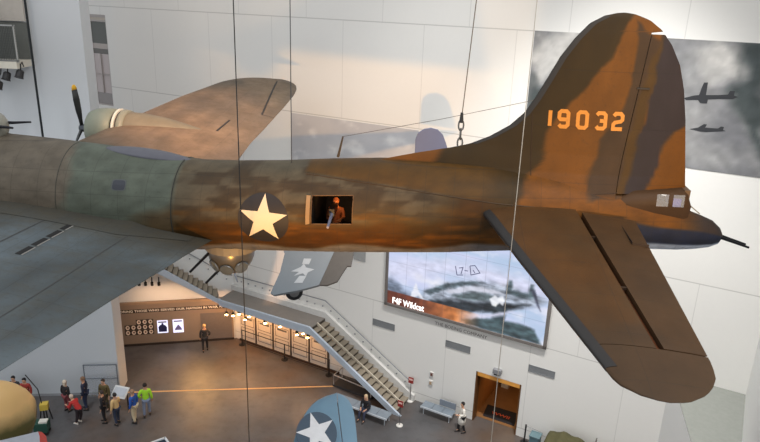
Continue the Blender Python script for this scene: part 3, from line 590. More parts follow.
def fuscol(x, y, z):
    zc, hw, hh = sect(x); t_ = (z-zc)/hh; nb = fb(x*.9, y*.9, z*.9); nf = fb(x*3.2, y*3, z*6, 5)
    fwd = lerp3((90, 82, 71), (80, 86, 76), max(0, min(1, (x+7.6+.5*nb)/.3)))
    if x > -7.6: fwd = lerp3(fwd, (80, 66, 46), max(0, min(1, (x+6.0-1.6*max(0, t_)*2+.3*nb)/.7)))*1  # brown towards the low rear puts the warm glow into the paint
    c = fwd
    ol = lerp3(OL, GRN, max(0, min(1, .5+1.6*fb(x*.5, y*.4, z*.5+3))))
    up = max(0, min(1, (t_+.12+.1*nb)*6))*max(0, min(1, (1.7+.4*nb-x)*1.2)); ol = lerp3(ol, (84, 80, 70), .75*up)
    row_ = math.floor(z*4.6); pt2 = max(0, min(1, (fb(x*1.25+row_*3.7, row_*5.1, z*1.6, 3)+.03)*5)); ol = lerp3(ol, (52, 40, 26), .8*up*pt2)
    ts_ = interp([(-2.0, .9), (-1.9, .86), (2.2, .40), (3.2, .36)], x)
    if x > -1.9: ol = lerp3(ol, (74, 50, 16), max(0, min(1, (t_-ts_)*25)))
    streak = max(0, min(1, (fb(x*.6, 3, z*5, 3)-.05)*3)); ol = lerp3(ol, (98, 58, 10), .7*streak*max(0, min(1, (.35-t_)*3)))
    k = max(0, min(1, (x+4.86)/.05)); c = lerp3(c, ol, k)
    if x > 1.9:
        c = lerp3(c, fincol(x, y, z), max(0, min(1, (x-1.9)/.7))); c = lerp3(c, (58, 48, 44), max(0, min(1, (x-6.2)*1.6)))
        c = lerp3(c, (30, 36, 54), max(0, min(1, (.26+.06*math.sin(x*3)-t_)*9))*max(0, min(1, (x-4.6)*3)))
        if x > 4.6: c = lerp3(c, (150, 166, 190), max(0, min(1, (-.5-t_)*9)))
    g = 0 if x > 4.6 else max(0, min(1, (-.60-.06*math.sin(x*2.4)-.06*nb-t_)*12)); c = lerp3(c, (94, 92, 94), g)
    k = 1+.14*nf; return lin(tuple(max(0, min(255, q_*k)) for q_ in c))
# waist window hole lines
WX0, WX1 = -1.69, -.78; wa0, wa1 = R(-3.5), R(30)
xs = sorted(set([-15.25, -15.1, -14.95, -14.8, -14.5]+[-14.2+.09*i for i in range(236)]+[WX0, WX1]+[7.1, 7.2, 7.285, 7.34, 7.37])); xs = [x for x in xs if x <= 7.37 and all(abs(x-q_) > .03 or x in (WX0, WX1, 7.34, 7.37) for q_ in (WX0, WX1))]
angs = sorted([a_ for a_ in [2*math.pi*i/112 for i in range(112)] if all(abs(a_-q_) > .02 for q_ in (wa1, 2*math.pi+wa0))]+[wa1, 2*math.pi+wa0])
V = []; cols = []; Fc = []; na = len(angs)
for x in xs:
    for a_ in angs: p = fus(x, a_); V.append(p); cols.append(fuscol(*p))
for i in range(len(xs)-1):
    for k in range(na):
        xm = (xs[i]+xs[i+1])/2; k2 = (k+1) % na; am = (angs[k]+(angs[k2] if k2 else 2*math.pi))/2
        if WX0 < xm < WX1 and (am < wa1 or am > 2*math.pi+wa0): continue
        Fc.append((i*na+k, i*na+k2, (i+1)*na+k2, (i+1)*na+k))
fixn(obj('fuselage', V, Fc, m_fus, b17, True, cols))
# waist window: rim, wind deflector
def ring_strip(x0, x1, a0, a1, wd, gr):
    out = []; L = []
    for x, a_ in [(x0, a0), (x1, a0), (x1, a1), (x0, a1)]: L.append((x, a_))
    mb = MB(); n_ = 10
    def strip(A_, B_):
        pa = [fus(A_[0]+(B_[0]-A_[0])*i/n_, A_[1]+(B_[1]-A_[1])*i/n_, gr) for i in range(n_+1)]; mb.tube(pa, wd, 6)
    for i in range(4): strip(L[i], L[(i+1) % 4])
    return mb
sm_ = [fus(x, math.asin(interp([(-1.9, .86), (2.2, .40), (3.2, .36)], x)), .002) for x in [-1.9+.2*i for i in range(26)]]
MB().tube(sm_, .012, 6).o('spine_seam', mat((58, 42, 22), .6), b17)
MB().tube([fus(-4.86, 2*math.pi*i/60, .002) for i in range(61)], .014, 6).o('bulkhead_seam', mat((40, 40, 34), .6), b17)
MB().tube([fus(-7.5, 2*math.pi*i/60, .0) for i in range(61)], .010, 6).o('bulkhead_seam', mat((52, 52, 44), .6), b17)
ring_strip(WX0, WX1, wa0, wa1, .013, .0).o('window_frame', mat((92, 66, 40), .5), b17, True)
mb = MB(); n_ = 8
A_ = [fus(-1.80, R(-3)+(R(30)-R(-3))*i/n_, .06) for i in range(n_+1)]; B_ = [fus(-1.72, R(-3)+(R(30)-R(-3))*i/n_, .012) for i in range(n_+1)]
mb.add(A_+B_+[p+Vector((0, .02, 0)) for p in A_], [(i, i+1, n_+2+i, n_+1+i) for i in range(n_)]+[(i+1, i, 2*n_+2+i, 2*n_+3+i) for i in range(n_)]); mb.o('wind_deflector', mat((140, 112, 78), .5), b17)
# interior lining so the window reads dark
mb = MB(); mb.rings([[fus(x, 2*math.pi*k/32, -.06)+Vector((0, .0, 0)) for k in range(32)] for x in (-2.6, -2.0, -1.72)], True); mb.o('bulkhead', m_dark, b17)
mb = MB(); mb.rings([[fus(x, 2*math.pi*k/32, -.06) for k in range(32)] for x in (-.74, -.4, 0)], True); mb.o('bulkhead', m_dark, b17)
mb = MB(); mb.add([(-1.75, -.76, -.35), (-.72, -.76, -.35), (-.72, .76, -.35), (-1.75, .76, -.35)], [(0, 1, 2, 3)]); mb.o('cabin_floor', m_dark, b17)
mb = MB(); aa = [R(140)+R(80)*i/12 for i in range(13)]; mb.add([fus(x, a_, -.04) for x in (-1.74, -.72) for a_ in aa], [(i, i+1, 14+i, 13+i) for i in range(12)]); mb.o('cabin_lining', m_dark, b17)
# side window forward
def patch(x0, x1, z0, z1, gr, name, m_, rnd=.25, parent=b17):
    cx, cz, hx, hz = (x0+x1)/2, (z0+z1)/2, (x1-x0)/2, (z1-z0)/2; pts = []
    for i in range(28):
        t_ = 2*math.pi*i/28; cc, ss = math.cos(t_), math.sin(t_); e_ = rnd*2
        pts.append((cx+hx*math.copysign(abs(cc)**e_, cc), cz+hz*math.copysign(abs(ss)**e_, ss)))
    mb = MB(); V_ = [fus_side(cx, cz, gr)]+[fus_side(a_, b_, gr) for a_, b_ in pts]; mb.add(V_, [(0, 1+(i+1) % 28, 1+i) for i in range(28)]); return fixn(mb.o(name, m_, parent))
w_ = patch(-6.24, -5.9, .68, .91, .006, 'side_window_frame', mat((70, 74, 72), .5), .22); patch(-6.21, -5.93, .70, .89, .01, 'pane', mat((44, 46, 54), .45), .22, w_)
# star roundel
def decal(name, pts2, cx, cz, gr, m_, seg=10, parent=b17):
    # subdivide a star/disc polygon fan so that it follows the skin
    pts2 = [(a_[0]+(b_[0]-a_[0])*q_/6, a_[1]+(b_[1]-a_[1])*q_/6) for a_, b_ in zip(pts2, pts2[1:]+pts2[:1]) for q_ in range(6)]
    mb = MB(); n_ = len(pts2)
    V_ = [fus_side(cx, cz, gr)]
    for ring in range(1, seg+1):
        for a_, b_ in pts2: V_.append(fus_side(cx+a_*ring/seg, cz+b_*ring/seg, gr))
    f_ = [(0, 1+(i+1) % n_, 1+i) for i in range(n_)]
    for r_ in range(seg-1):
        b0 = 1+r_*n_; f_ += [(b0+i, b0+(i+1) % n_, b0+n_+(i+1) % n_, b0+n_+i) for i in range(n_)]
    mb.add(V_, f_); return fixn(mb.o(name, m_, parent))
scx, scz = -2.76, .245; SR = .575
decal('roundel_disc', [(SR*math.cos(2*math.pi*i/40), SR*math.sin(2*math.pi*i/40)) for i in range(40)], scx, scz, .008, mat((36, 32, 33), .5, 0, .1))
decal('roundel_star', star2d(SR*.98, .4, R(2)), scx, scz, .014, mat((208, 190, 164), .6, 0, .05))
# spine fairing behind the radio room
mb = MB(); rs = []
for i in range(15):
    s_ = i/14; x = -6.75+2.05*s_; hw = .30*math.sin(math.pi*min(1, s_*.9+.08))**.7; zc = sect(x)[0]+sect(x)[2]*.975; hh = .12*math.sin(math.pi*min(1, s_*.94+.05))**.6
    rs.append([(x, -hw*math.cos(t_)*1.0, zc+hh*math.sin(t_)) for t_ in [math.pi*2*k/20 for k in range(20)]])
mb.rings([[Vector(p) for p in q_] for q_ in rs]); fixn(mb.o('spine_fairing', mat((84, 84, 92), .5, 0, .15), b17, True))
# top turret
tx = -9.62; tz = sect(tx)[0]+sect(tx)[2]
tt = MB().ball((tx, 0, tz+.12), (.42, .42, .40)).o('top_turret', mat((132, 130, 120), .3, .1, .15), b17, True)
for y_ in (-.2, .2):
    p0 = BL(5, 123+ (4 if y_ < 0 else 0), y_); p1 = BL(31 if y_ > 0 else 13, 122 if y_ > 0 else 128, y_); MB().tube([Vector((tx, y_, p0.z)), p0.lerp(p1, .3), p1], [.05, .035, .022], 8).o('gun_barrel', m_gun, tt)
# ball turret
bt = MB().ball((-3.88, 0, -1.03), .56, 24, 14).o('ball_turret', mat((104, 100, 94), .3, .55, .25, 4), b17, True)
MB().lathe((-3.85, 0, -.8), (0, 0, -1), [(-.1, .66), (.1, .66), (.12, .6)], 24).o('turret_ring', mat((120, 112, 98), .5), bt)
for p0, p1 in (((205, 257), (190, 272)), ((224, 265), (206, 283))):
    a_ = BL(*p0, -.3); b_ = BL(*p1, -.3); MB().tube([a_+(a_-b_)*.5, a_, b_], [.04, .035, .03], 8).o('gun_barrel', m_gun, bt)
for an in (-50, 0, 50):
    d = Vector((math.sin(R(an))*.8, -.75, -.35)).normalized(); MB().lathe(Vector((-3.85, 0, -1.08))+d*.555, d, [(0, .17), (.03, .16), (.045, .0)], 16).o('sighting_window', mat((96, 104, 112), .15, .3), bt)
# ---- generic foil loft
def foil(name, sts, mapper, ht, u0f, u1f, m_, colf=None, parent=b17, n=18, grow=0):
    rows = []
    for st_ in sts:
        a_, le, te = st_[:3]; c_ = te-le; u0 = u0f(st_); u1 = u1f(st_); us = [u0+(u1-u0)*(1-math.cos(math.pi*i/n))/2 for i in range(n+1)]
        row = [mapper(st_, le+c_*u, ht(st_, u)+grow) for u in reversed(us)]+[mapper(st_, le+c_*u, -ht(st_, u)-grow) for u in (us[1:] if u0 == 0 else us)]
        rows.append(row)
    k = min(len(r_) for r_ in rows); rows = [r_[:k] for r_ in rows]
    V_ = [p for r_ in rows for p in r_]
    f_ = [(i*k+j, i*k+(j+1) % k, (i+1)*k+(j+1) % k, (i+1)*k+j) for i in range(len(rows)-1) for j in range(k)]+[tuple(range(k-1, -1, -1)), tuple(range((len(rows)-1)*k, len(rows)*k))]
    o = obj(name, V_, f_, m_, parent, True, [lin(colf(*p)) for p in V_] if colf else None)
    smooth_by_angle(fixn(o), 50); return o
def naca(u): u = max(0, min(1, u)); return (2.969*math.sqrt(u)-1.26*u-3.516*u*u+2.843*u**3-1.036*u**4)/1.0
# ---- fin and rudder
FLE = [(.8, -.75), (1.40, -.6), (1.53, -.15), (1.62, .2), (1.709, .568), (1.851, 1.225), (1.968, 1.657), (2.161, 2.076), (2.428, 2.483), (2.704, 2.752), (3.037, 2.948), (3.49, 3.166), (3.91, 3.361), (4.303, 3.614), (4.61, 3.873), (4.767, 4.147), (4.825, 4.38), (4.838, 4.5)]
FTE = [(.8, 6.42), (1.207, 6.385), (2.737, 6.106), (3.358, 5.959), (3.86, 5.785), (4.248, 5.555), (4.532, 5.308), (4.715, 5.041), (4.819, 4.73), (4.838, 4.55)]
FHT = [(.8, .62), (1.0, .5), (1.2, .4), (1.5, .27), (1.9, .2), (2.4, .165), (3.5, .12), (4.4, .07), (4.75, .03), (4.838, .004)]
def fht(st_, u):
    z, le, te = st_[:3]; T_ = interp(FHT, z); xm = max(le+.4*(te-le), 4.0) if z < 2.6 else le+.4*(te-le); x = le+u*(te-le)
    return T_*((max(0, (x-le)/(xm-le)))**.62 if x < xm else max(0, 1-((x-xm)/(te-xm))**1.7))+.004
FM = lambda st_, x, h: Vector((x, h, st_[0]))
fh = lambda z: 4.84+(z-1.134)*.081
zs = [.8, 1.0, 1.134]+[1.2+.03*i for i in range(112)]+[4.58, 4.62, 4.66, 4.70, 4.735, 4.767, 4.79, 4.81, 4.825, 4.838]
fst = [(z, interp(FLE, z), interp(FTE, z)) for z in zs]
foil('tail_fin', fst, FM, fht, lambda s_: 0, lambda s_: 1 if s_[0] > 4.47 else (min(fh(s_[0]), s_[2]-.01)-s_[1])/(s_[2]-s_[1]), m_fin, fincol, n=84)
rst = [(z, interp(FLE, z), interp(FTE, z)) for z in zs if 1.134 <= z <= 4.46]
foil('rudder', rst, FM, fht, lambda s_: (min(fh(s_[0])+.014, s_[2]-.02)-s_[1])/(s_[2]-s_[1]), lambda s_: 1, m_fin, fincol, n=30)
bst = [q_ for q_ in fst if 1.95 < q_[0] < 4.77]
foil('deicer_boot', bst, FM, fht, lambda s_: 0, lambda s_: min(.17, .13/(s_[2]-s_[1])), m_boot, n=8, grow=.008)
for z, dx in ((3.36, 0), (2.02, 0)):   # rudder hinge brackets
    x_ = fh(z); MB().box((x_+.09, -.09, z), (.26, .05, .035)).o('rudder_hinge', m_dark, b17)
def finseam(pts, nm='panel_seam'):
    out = []
    for (a_, b_), (c_, d_) in zip(pts, pts[1:]):
        for i in range(9):
            q_ = BL(a_+(c_-a_)*i/8, b_+(d_-b_)*i/8, -.14); le, te = interp(FLE, q_.z), interp(FTE, q_.z); out.append(Vector((q_.x, -fht((q_.z, le, te), (q_.x-le)/(te-le))-.001, q_.z)))
    MB().tube(out, .009, 5).o(nm, mat((52, 36, 20), .7), b17)
finseam([(533, 114), (531, 150), (529.5, 189)]); finseam([(512, 188), (560, 191), (615, 190)])
# serial number
DG = {'1': [([(.0, 0), (.0, 1)], False)],
 '9': [([(.0, .13), (.13, 0), (.47, 0), (.6, .13), (.6, .87), (.47, 1), (.13, 1), (0, .87), (0, .58), (.1, .47), (.6, .47)], False)],
 '0': [([(.13, 0), (.47, 0), (.6, .13), (.6, .87), (.47, 1), (.13, 1), (0, .87), (0, .13)], True)],
 '3': [([(.0, .14), (.12, 0), (.47, 0), (.6, .13), (.6, .42), (.5, .5), (.22, .5)], False), ([(.5, .5), (.6, .58), (.6, .87), (.47, 1), (.12, 1), (0, .86)], False)],
 '2': [([(.0, .85), (.13, 1), (.47, 1), (.6, .87), (.6, .6), (.5, .5), (.1, .42), (0, .3), (0, 0), (.62, 0)], False)]}
m_yel = mat((196, 124, 40), .5, 0, .06)
def finpt(x, z, gr=.006): le, te = interp(FLE, z), interp(FTE, z); return Vector((x, -fht((z, le, te), (x-le)/(te-le))-gr, z))
for ch, pxx in zip('19032', (549.5, 558.5, 577, 595.5, 612.5)):
    v2, f2 = strokes(DG[ch], .25)
    for sl in range(2):   # subdivide so that long strokes hug the curved skin
        nf = []; ed = {}
        def mid(a_, b_):
            k_ = (min(a_, b_), max(a_, b_))
            if k_ not in ed: ed[k_] = len(v2); v2.append((v2[a_]+v2[b_])/2)
            return ed[k_]
        for q_ in f2:
            a_, b_, c_, d_ = q_; e1, e2, e3, e4 = mid(a_, b_), mid(b_, c_), mid(c_, d_), mid(d_, a_); ce = len(v2); v2.append((v2[a_]+v2[b_]+v2[c_]+v2[d_])/4)
            nf += [(a_, e1, ce, e4), (e1, b_, e2, ce), (ce, e2, c_, e3), (e4, ce, e3, d_)]
        f2 = nf
    yb_ = 127 + (pxx-549.5)*.045; b0 = BL(pxx, yb_-1.2, -.12); hgt = 15.2
    tr = BL(pxx+1.4, yb_-1.2-hgt, -.12); ux = BL(pxx+16, yb_-1.2+.72, -.12)
    ex_ = (ux-b0); ey_ = (tr-b0)
    obj('serial_digit', [(lambda q_: finpt(q_.x, q_.z))(b0+ex_*(p.x*.92)+ey_*p.y) for p in v2], f2, m_yel, b17)
# ---- horizontal tail
HLE = [(.4, 1.83), (.748, 1.945), (1.357, 2.135), (2.015, 2.314), (3.089, 2.616), (4.749, 3.108), (5.753, 3.399), (6.2, 3.528), (6.386, 3.582), (6.528, 3.658), (6.707, 3.876), (6.79, 4.08), (6.815, 4.22)]
HTE = [(.4, 5.215), (.999, 5.203), (2.924, 5.151), (4.804, 5.1), (5.876, 5.072), (6.181, 5.023), (6.368, 4.932), (6.509, 4.833), (6.629, 4.717), (6.772, 4.494), (6.80, 4.36), (6.815, 4.24)]
hh_ = lambda y: 3.995+(y-.89)*.0735
hz_ = lambda y: .74-.06*y
def hht(st_, u): y, le, te = st_[:3]; return (te-le)*.105*naca(u)*.5*(1 if y < 6.25 else max(.1, math.sqrt(max(0, 1-((y-6.25)/.57)**2))))+.004
ys = [.5, .7]+[.8+.22*i for i in range(24)]
yt = [5.7, 5.8, 6.0, 6.2, 6.29, 6.386, 6.46, 6.528, 6.62, 6.707, 6.76, 6.79, 6.815]
def tailcol(x, y, z):
    ya = abs(y); c = lerp3((79, 51, 23), (68, 48, 27), max(0, min(1, .5+1.3*fb(x*.6, y*.4, 3))))
    c = lerp3(c, (66, 48, 31), max(0, min(1, (ya-5.0-.5*fb(x*2, y*2, 1))*2))); c = lerp3(c, (64, 46, 29), max(0, min(1, (x-hh_(ya))*20))*(1 if ya < 5.68 else 0)*.6)
    k = 1+.1*fb(x*2.2, y*2.2, z, 4); return tuple(q_*k for q_ in c)
for sd in (-1, 1):
    HM = lambda st_, x, h, sd=sd: Vector((x, sd*st_[0], hz_(st_[0])+h))
    g = lambda L: [(y, interp(HLE, y), interp(HTE, y)) for y in L]
    hu = lambda s_: (hh_(s_[0])-s_[1])/(s_[2]-s_[1])
    foil('stabilizer', g([y for y in ys if y < 5.66]+[5.685]), HM, hht, lambda s_: 0, hu, m_tail, tailcol)
    el = foil('elevator', g([y for y in ys if .75 < y < 5.64]+[5.67]), HM, hht, lambda s_: hu(s_)+.11/(s_[2]-s_[1]), lambda s_: 1, m_tail, tailcol)
    foil('stabilizer_tip', g(yt), HM, hht, lambda s_: 0, lambda s_: 1, m_tail, tailcol)
    foil('deicer_boot', g([y for y in ys if .65 < y < 5.7]+[5.85, 6.0, 6.2]), HM, hht, lambda s_: 0, lambda s_: .15/(s_[2]-s_[1]), m_boot, None, n=8, grow=.008)
    for y in (1.9, 3.9): MB().box((hh_(y)+.06, sd*y, hz_(y)+.05), (.2, .04, .05)).o('elevator_hinge', mat((50, 34, 22), .6), b17)
    mb = MB()
    for y0, y1, x0, x1 in ((1.05, 2.1, 4.84, 4.846), (2.09, 2.1, 4.84, 5.16)): mb.box(((x0+x1)/2, sd*(y0+y1)/2, hz_((y0+y1)/2)+.045), (max(.01, x1-x0), max(.01, y1-y0), .05))
    mb.o('trim_tab_seam', mat((46, 32, 22), .7), el)
    mb = MB(); mb.add([(hh_(.6), sd*.6, hz_(.6)-.05), (hh_(5.67), sd*5.67, hz_(5.67)-.03), (hh_(5.67)+.12, sd*5.67, hz_(5.67)-.03), (hh_(.6)+.12, sd*.6, hz_(.6)-.05)], [(0, 1, 2, 3)]); mb.o('hinge_gap', mat((104, 56, 22), .7), b17)
# ---- wings
WLE = [(0, -11.2), (1.0, -11.15), (9.08, -9.87), (11.16, -9.529), (12.514, -9.195), (14.0, -8.85), (14.7, -8.5), (15.15, -8.1), (15.5, -7.6), (15.72, -7.1), (15.8, -6.75), (15.82, -6.6)]
WTF = [(0, -5.05), (5.25, -5.255), (6.62, -5.333), (8.3, -5.3), (11.4, -5.297), (13.14, -5.33), (14.16, -5.44), (14.8, -5.62), (15.3, -5.9), (15.6, -6.2), (15.78, -6.45), (15.82, -6.55)]
WTN = [(0, -3.85), (2.05, -4.2), (2.87, -4.29), (4.57, -4.545), (5.92, -4.68), (7.13, -4.83), (9, -5.0), (11.4, -5.2), (13.14, -5.33), (14.16, -5.44), (14.8, -5.62), (15.3, -5.9), (15.6, -6.2), (15.78, -6.45), (15.82, -6.55)]
DH = math.tan(R(4.5))
wht = lambda st_, u: (st_[2]-st_[1])*interp([(0, .15), (15, .10)], st_[0])*naca(u)*.5*(1 if st_[0] < 15 else max(.08, math.sqrt(max(0, 1-((st_[0]-15)/.83)**2))))+.004
def wzm(y, x, le, te): u = (x-le)/(te-le); return -.60+DH*y+(1-u)*(te-le)*.035+(.13 if te < interp(WTF, y)+2 and te > interp(WTF, y)+.001 or y < 0 else 0)
wy = [.3, .9, 1.4]+[1.8+.35*i for i in range(38)]+[15.1, 15.25, 15.4, 15.5, 15.6, 15.7, 15.75, 15.79, 15.82]
def wtop(sd, x, y, gr=.006):
    T_ = WTF if sd > 0 else WTN; le, te = interp(WLE, y), interp(T_, y); return Vector((x, sd*y, wzm(y, x, le, te)+wht((y, le, te), (x-le)/(te-le))+gr))
def wcolf(sd):
    def f(x, y, z):
        ya = abs(y); nb = fb(x*.5, y*.35, 2)
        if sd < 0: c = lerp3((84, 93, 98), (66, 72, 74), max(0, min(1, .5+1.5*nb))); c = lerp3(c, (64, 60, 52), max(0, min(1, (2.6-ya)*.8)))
        else: c = lerp3((112, 94, 76), (94, 82, 70), max(0, min(1, .5+1.5*nb)))
        rt = interp(WTN if sd < 0 else WTF, ya); 
        k = 1+.14*fb(x*2, y*.9, 9, 4); return tuple(q_*k for q_ in c)
    return f
for sd in (-1, 1):
    T_ = WTF if sd > 0 else WTN
    WMf = lambda st_, x, h, sd=sd: Vector((x, sd*st_[0], wzm(st_[0], x, st_[1], st_[2])+h))
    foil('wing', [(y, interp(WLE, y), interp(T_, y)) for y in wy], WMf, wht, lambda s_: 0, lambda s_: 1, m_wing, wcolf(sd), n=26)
def strip(sd, p, q_, wd, name, m_, n_=12):
    a_ = Vector(p); b_ = Vector(q_); d = (b_-a_).normalized(); s_ = Vector((-d.y, d.x))*wd/2; V_ = []
    for i in range(n_+1):
        c_ = a_.lerp(b_, i/n_)
        for k in (-1, 1): V_.append(wtop(sd, c_.x+s_.x*k, c_.y+s_.y*k))
    return fixn(obj(name, V_, [(2*i, 2*i+1, 2*i+3, 2*i+2) for i in range(n_)], m_, b17))
strip(1, (-6.5, 14.9), (-5.78, 9.75), .07, 'aileron_gap', m_dark); strip(1, (-6.62, 7.1), (-6.6, 8.45), .07, 'wing_slot', m_dark); strip(1, (-5.78, 9.75), (-5.3, 9.7), .04, 'aileron_gap', m_dark)
for k in range(4):
    y0_ = 1.76+.5*k; strip(-1, (-6.78, y0_), (-6.79, y0_+.42), .11, 'wing_slot', mat((20, 19, 19), .8), 4); strip(-1, (-6.70, y0_), (-6.71, y0_+.42), .028, 'slot_lip', mat((132, 128, 122), .5), 4)
strip(-1, (-5.55, 1.7), (-5.75, 9), .022, 'flap_seam', mat((58, 58, 58), .7), 24); strip(-1, (-7.35, 1.75), (-7.5, 9), .03, 'wing_seam', mat((58, 58, 58), .7), 24)
# wing root fillet on the near side
mb = MB(); rs = []
for i in range(16):
    x = -9.6+5.2*i/15; zc, hw, hh = sect(x); g_ = 1-max(0, (i-11)/4)*.65
    T_ = WTN; le, te = interp(WLE, 1.9), interp(T_, 1.9); row = []
    for k in range(9):
        s_ = k/8; yA = hw*.985; yO = yA+.75*g_; yy = yA+(yO-yA)*s_
        xx = min(x, interp(T_, yy)-.03); le, te = interp(WLE, yy), interp(T_, yy); zw = wzm(yy, xx, le, te)+wht((yy, le, te), (xx-le)/(te-le))
        zf = zc-hh*.12 if i < 12 else zc-hh*(.12+.1*(i-11)); row.append(Vector((x if s_ < .3 else xx, -yy, zw+.01+(max(0, zf-zw))*(1-s_)**2.2)))
    rs.append(row)
V_ = [p for r_ in rs for p in r_]; cf = wcolf(-1)
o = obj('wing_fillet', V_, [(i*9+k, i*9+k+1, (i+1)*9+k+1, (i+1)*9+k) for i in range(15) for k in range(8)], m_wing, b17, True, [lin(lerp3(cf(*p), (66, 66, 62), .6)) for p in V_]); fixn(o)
# ---- engines
m_cowl = mat((122, 127, 112), .5, .1, .15, 3); m_nac = mat((104, 98, 82), .55, .05, .25, 3); m_tip = mat((220, 170, 50), .5)
def engine(sd, y, z, rot, x0=-12.06):
    nc = MB().lathe((x0, sd*y, z), (1, 0, 0), [(1.08, .60), (1.3, .64), (1.9, .62), (2.7, .5), (3.4, .33), (4.0, .17), (4.35, .04)], 28).o('nacelle', m_nac, b17, True)
    cw_ = MB().lathe((x0, sd*y, z), (1, 0, 0), [(.35, .40), (.05, .50), (0, .55), (.05, .62), (.25, .70), (.55, .73), (.92, .72), (.94, .66)], 32, False).o('cowling', m_cowl, nc, True)
    MB().lathe((x0, sd*y, z), (1, 0, 0), [(1.0, .70), (1.02, .735), (1.09, .735), (1.1, .68)], 32).o('cowl_ring', mat((190, 190, 178), .4), nc, True); MB().lathe((x0, sd*y, z), (1, 0, 0), [(.88, .66), (1.22, .66)], 32).o('cowl_gap', m_dark, nc, True)
    MB().lathe((x0, sd*y, z), (1, 0, 0), [(1.16, .69), (1.2, .72), (1.38, .69), (1.4, .6)], 32).o('cowl_flaps', mat((118, 120, 106), .5), nc, True)
    MB().lathe((x0, sd*y, z), (1, 0, 0), [(.3, .42), (.36, .42)], 24).o('engine_face', m_dark, nc); MB().lathe((x0-.42, sd*y, z), (1, 0, 0), [(0, .03), (.05, .12), (.25, .17), (.5, .24), (.8, .3)], 16).o('gear_case', mat((70, 74, 80), .4, .4), nc, True)
    pr = MB().lathe((x0-.36, sd*y, z), (1, 0, 0), [(-.12, .02), (-.08, .1), (.08, .12), (.12, .1)], 12).o('propeller_hub', mat((60, 66, 72), .4, .4), nc, True)
    for k in range(3):
        an = rot+k*2*math.pi/3; dv = Vector((0, math.sin(an), math.cos(an))); tv = Vector((0, math.cos(an), -math.sin(an))); base = Vector((x0-.36, sd*y, z))
        def sec_(r_, ch, th, tw):
            cv = tv*math.cos(tw)+Vector((1, 0, 0))*math.sin(tw); nv = tv*(-math.sin(tw))+Vector((1, 0, 0))*math.cos(tw)
            return [base+dv*r_+cv*ch/2*math.cos(t_)+nv*th*math.sin(t_) for t_ in [2*math.pi*i/10 for i in range(10)]]
        bl = MB().rings([sec_(.08, .12, .055, .9), sec_(.3, .13, .05, .8), sec_(.6, .2, .035, .7), sec_(1.0, .23, .025, .6), sec_(1.36, .2, .018, .5)]).o('propeller_blade', mat((36, 38, 38), .5), pr, True)
        MB().rings([sec_(1.36, .202, .019, .5), sec_(1.44, .18, .015, .5), sec_(1.5, .13, .012, .5), sec_(1.53, .05, .006, .5)]).o('blade_tip', m_tip, bl, True)
for sd in (1, -1):
    engine(sd, 7.0, .04, R(-8), -11.02); engine(sd, 3.8, -.8, R(60), -11.6)
# ---- tail gunner's cabin, guns
V_ = []; Fh = []; cx_ = [4.5, 5.2, 5.70, 5.95, 6.05, 6.29, 6.38, 6.47]
def cabrow(x):
    top = interp([(4.5, .86), (5.2, 1.18), (6.29, 1.25), (6.38, 1.18), (6.47, .95)], x); w0 = interp([(4.5, .40), (5.2, .44), (5.7, .43), (6.38, .37), (6.47, .31)], x)
    return [Vector((x, -w0*.6, .42)), Vector((x, -w0, .93)), Vector((x, -w0*.9, 1.19 if top > 1.2 else top-.05)), Vector((x, -w0*.6, top+.02)), Vector((x, w0*.6, top+.02)), Vector((x, w0*.9, 1.19 if top > 1.2 else top-.05)), Vector((x, w0, .93)), Vector((x, w0*.6, .42))]
rows = [cabrow(x) for x in cx_]; V_ = [p for r_ in rows for p in r_]
for i in range(len(rows)-1):
    for j in range(7):
        if i in (2, 4) and j in (1, 5): continue
        Fh.append((i*8+j, i*8+j+1, (i+1)*8+j+1, (i+1)*8+j))
Fh.append(tuple((len(rows)-1)*8+j for j in range(8)))
cab = fixn(obj('gunner_cabin', V_, Fh, m_fin, b17, False, [lin(fincol(p.x, p.y, p.z)) if False else lin((66, 46, 28)) for p in V_], )); smooth_by_angle(cab, 60)
gp = glassmat((235, 236, 240), .25, .05)
for i in (2, 4):
    for j in (1, 5): obj('window_pane', [rows[i][j], rows[i][j+1], rows[i+1][j+1], rows[i+1][j]], [(0, 1, 2, 3)], gp, cab)
MB().box((6.17, -.05, .98), (.2, .4, .2)).o('headrest', mat((52, 56, 170), .4), cab)
MB().box((6.36, 0, 1.1), (.12, .5, .34)).o('rear_frame', mat((96, 72, 50), .5), cab); MB().tube([(6.45, -.25, .95), (6.75, -.1, .72)], .012, 6).o('sight_wire', mat((150, 140, 120), .4), b17)
g0 = Vector((7.25, 0, .21)); g1 = BL(747, 246, 0)
for y_ in (-.09, .09): MB().tube([g0+Vector((0, y_, 0)), g1+Vector((0, y_, 0))], [.035, .026], 8).o('tail_gun', m_gun, b17)
# antenna mast and wire
mp0 = BL(338, 157, 0); mp1 = BL(343, 136.5, 0); fin_at = BL(545, 98, 0)
MB().tube([mp0, mp1], [.035, .02], 6).o('antenna_mast', mat((70, 60, 46), .5), b17); MB().tube([mp1, mp1.lerp(fin_at, .5)-Vector((0, 0, .03)), fin_at], .006, 5).o('antenna_wire', mat((90, 82, 74), .5), b17)
# waist gun
gb = Vector((-1.27, -.75, .42)); MB().tube([gb, gb+Vector((.02, -.7, -.10))], [.04, .028], 8).o('waist_gun', mat((150, 150, 170), .3, .5), b17); MB().box(gb+Vector((0, .12, .02)), (.12, .45, .16)).o('gun_receiver', m_gun, b17)
wl_ = bpy.data.lights.new('cabin_lamp', 'SPOT'); wl_.energy = 9; wl_.color = (1, .5, .2); wl_.spot_size = R(80); wl_.shadow_soft_size = .05
wo = bpy.data.objects.new('cabin_lamp', wl_); C.objects.link(wo); wo.parent = b17; wo.location = (-1.0, -.72, .92); wo.rotation_euler = (Vector((-1.27, -.1, .6))-Vector((-1.0, -.72, .92))).to_track_quat('-Z', 'Y').to_euler()
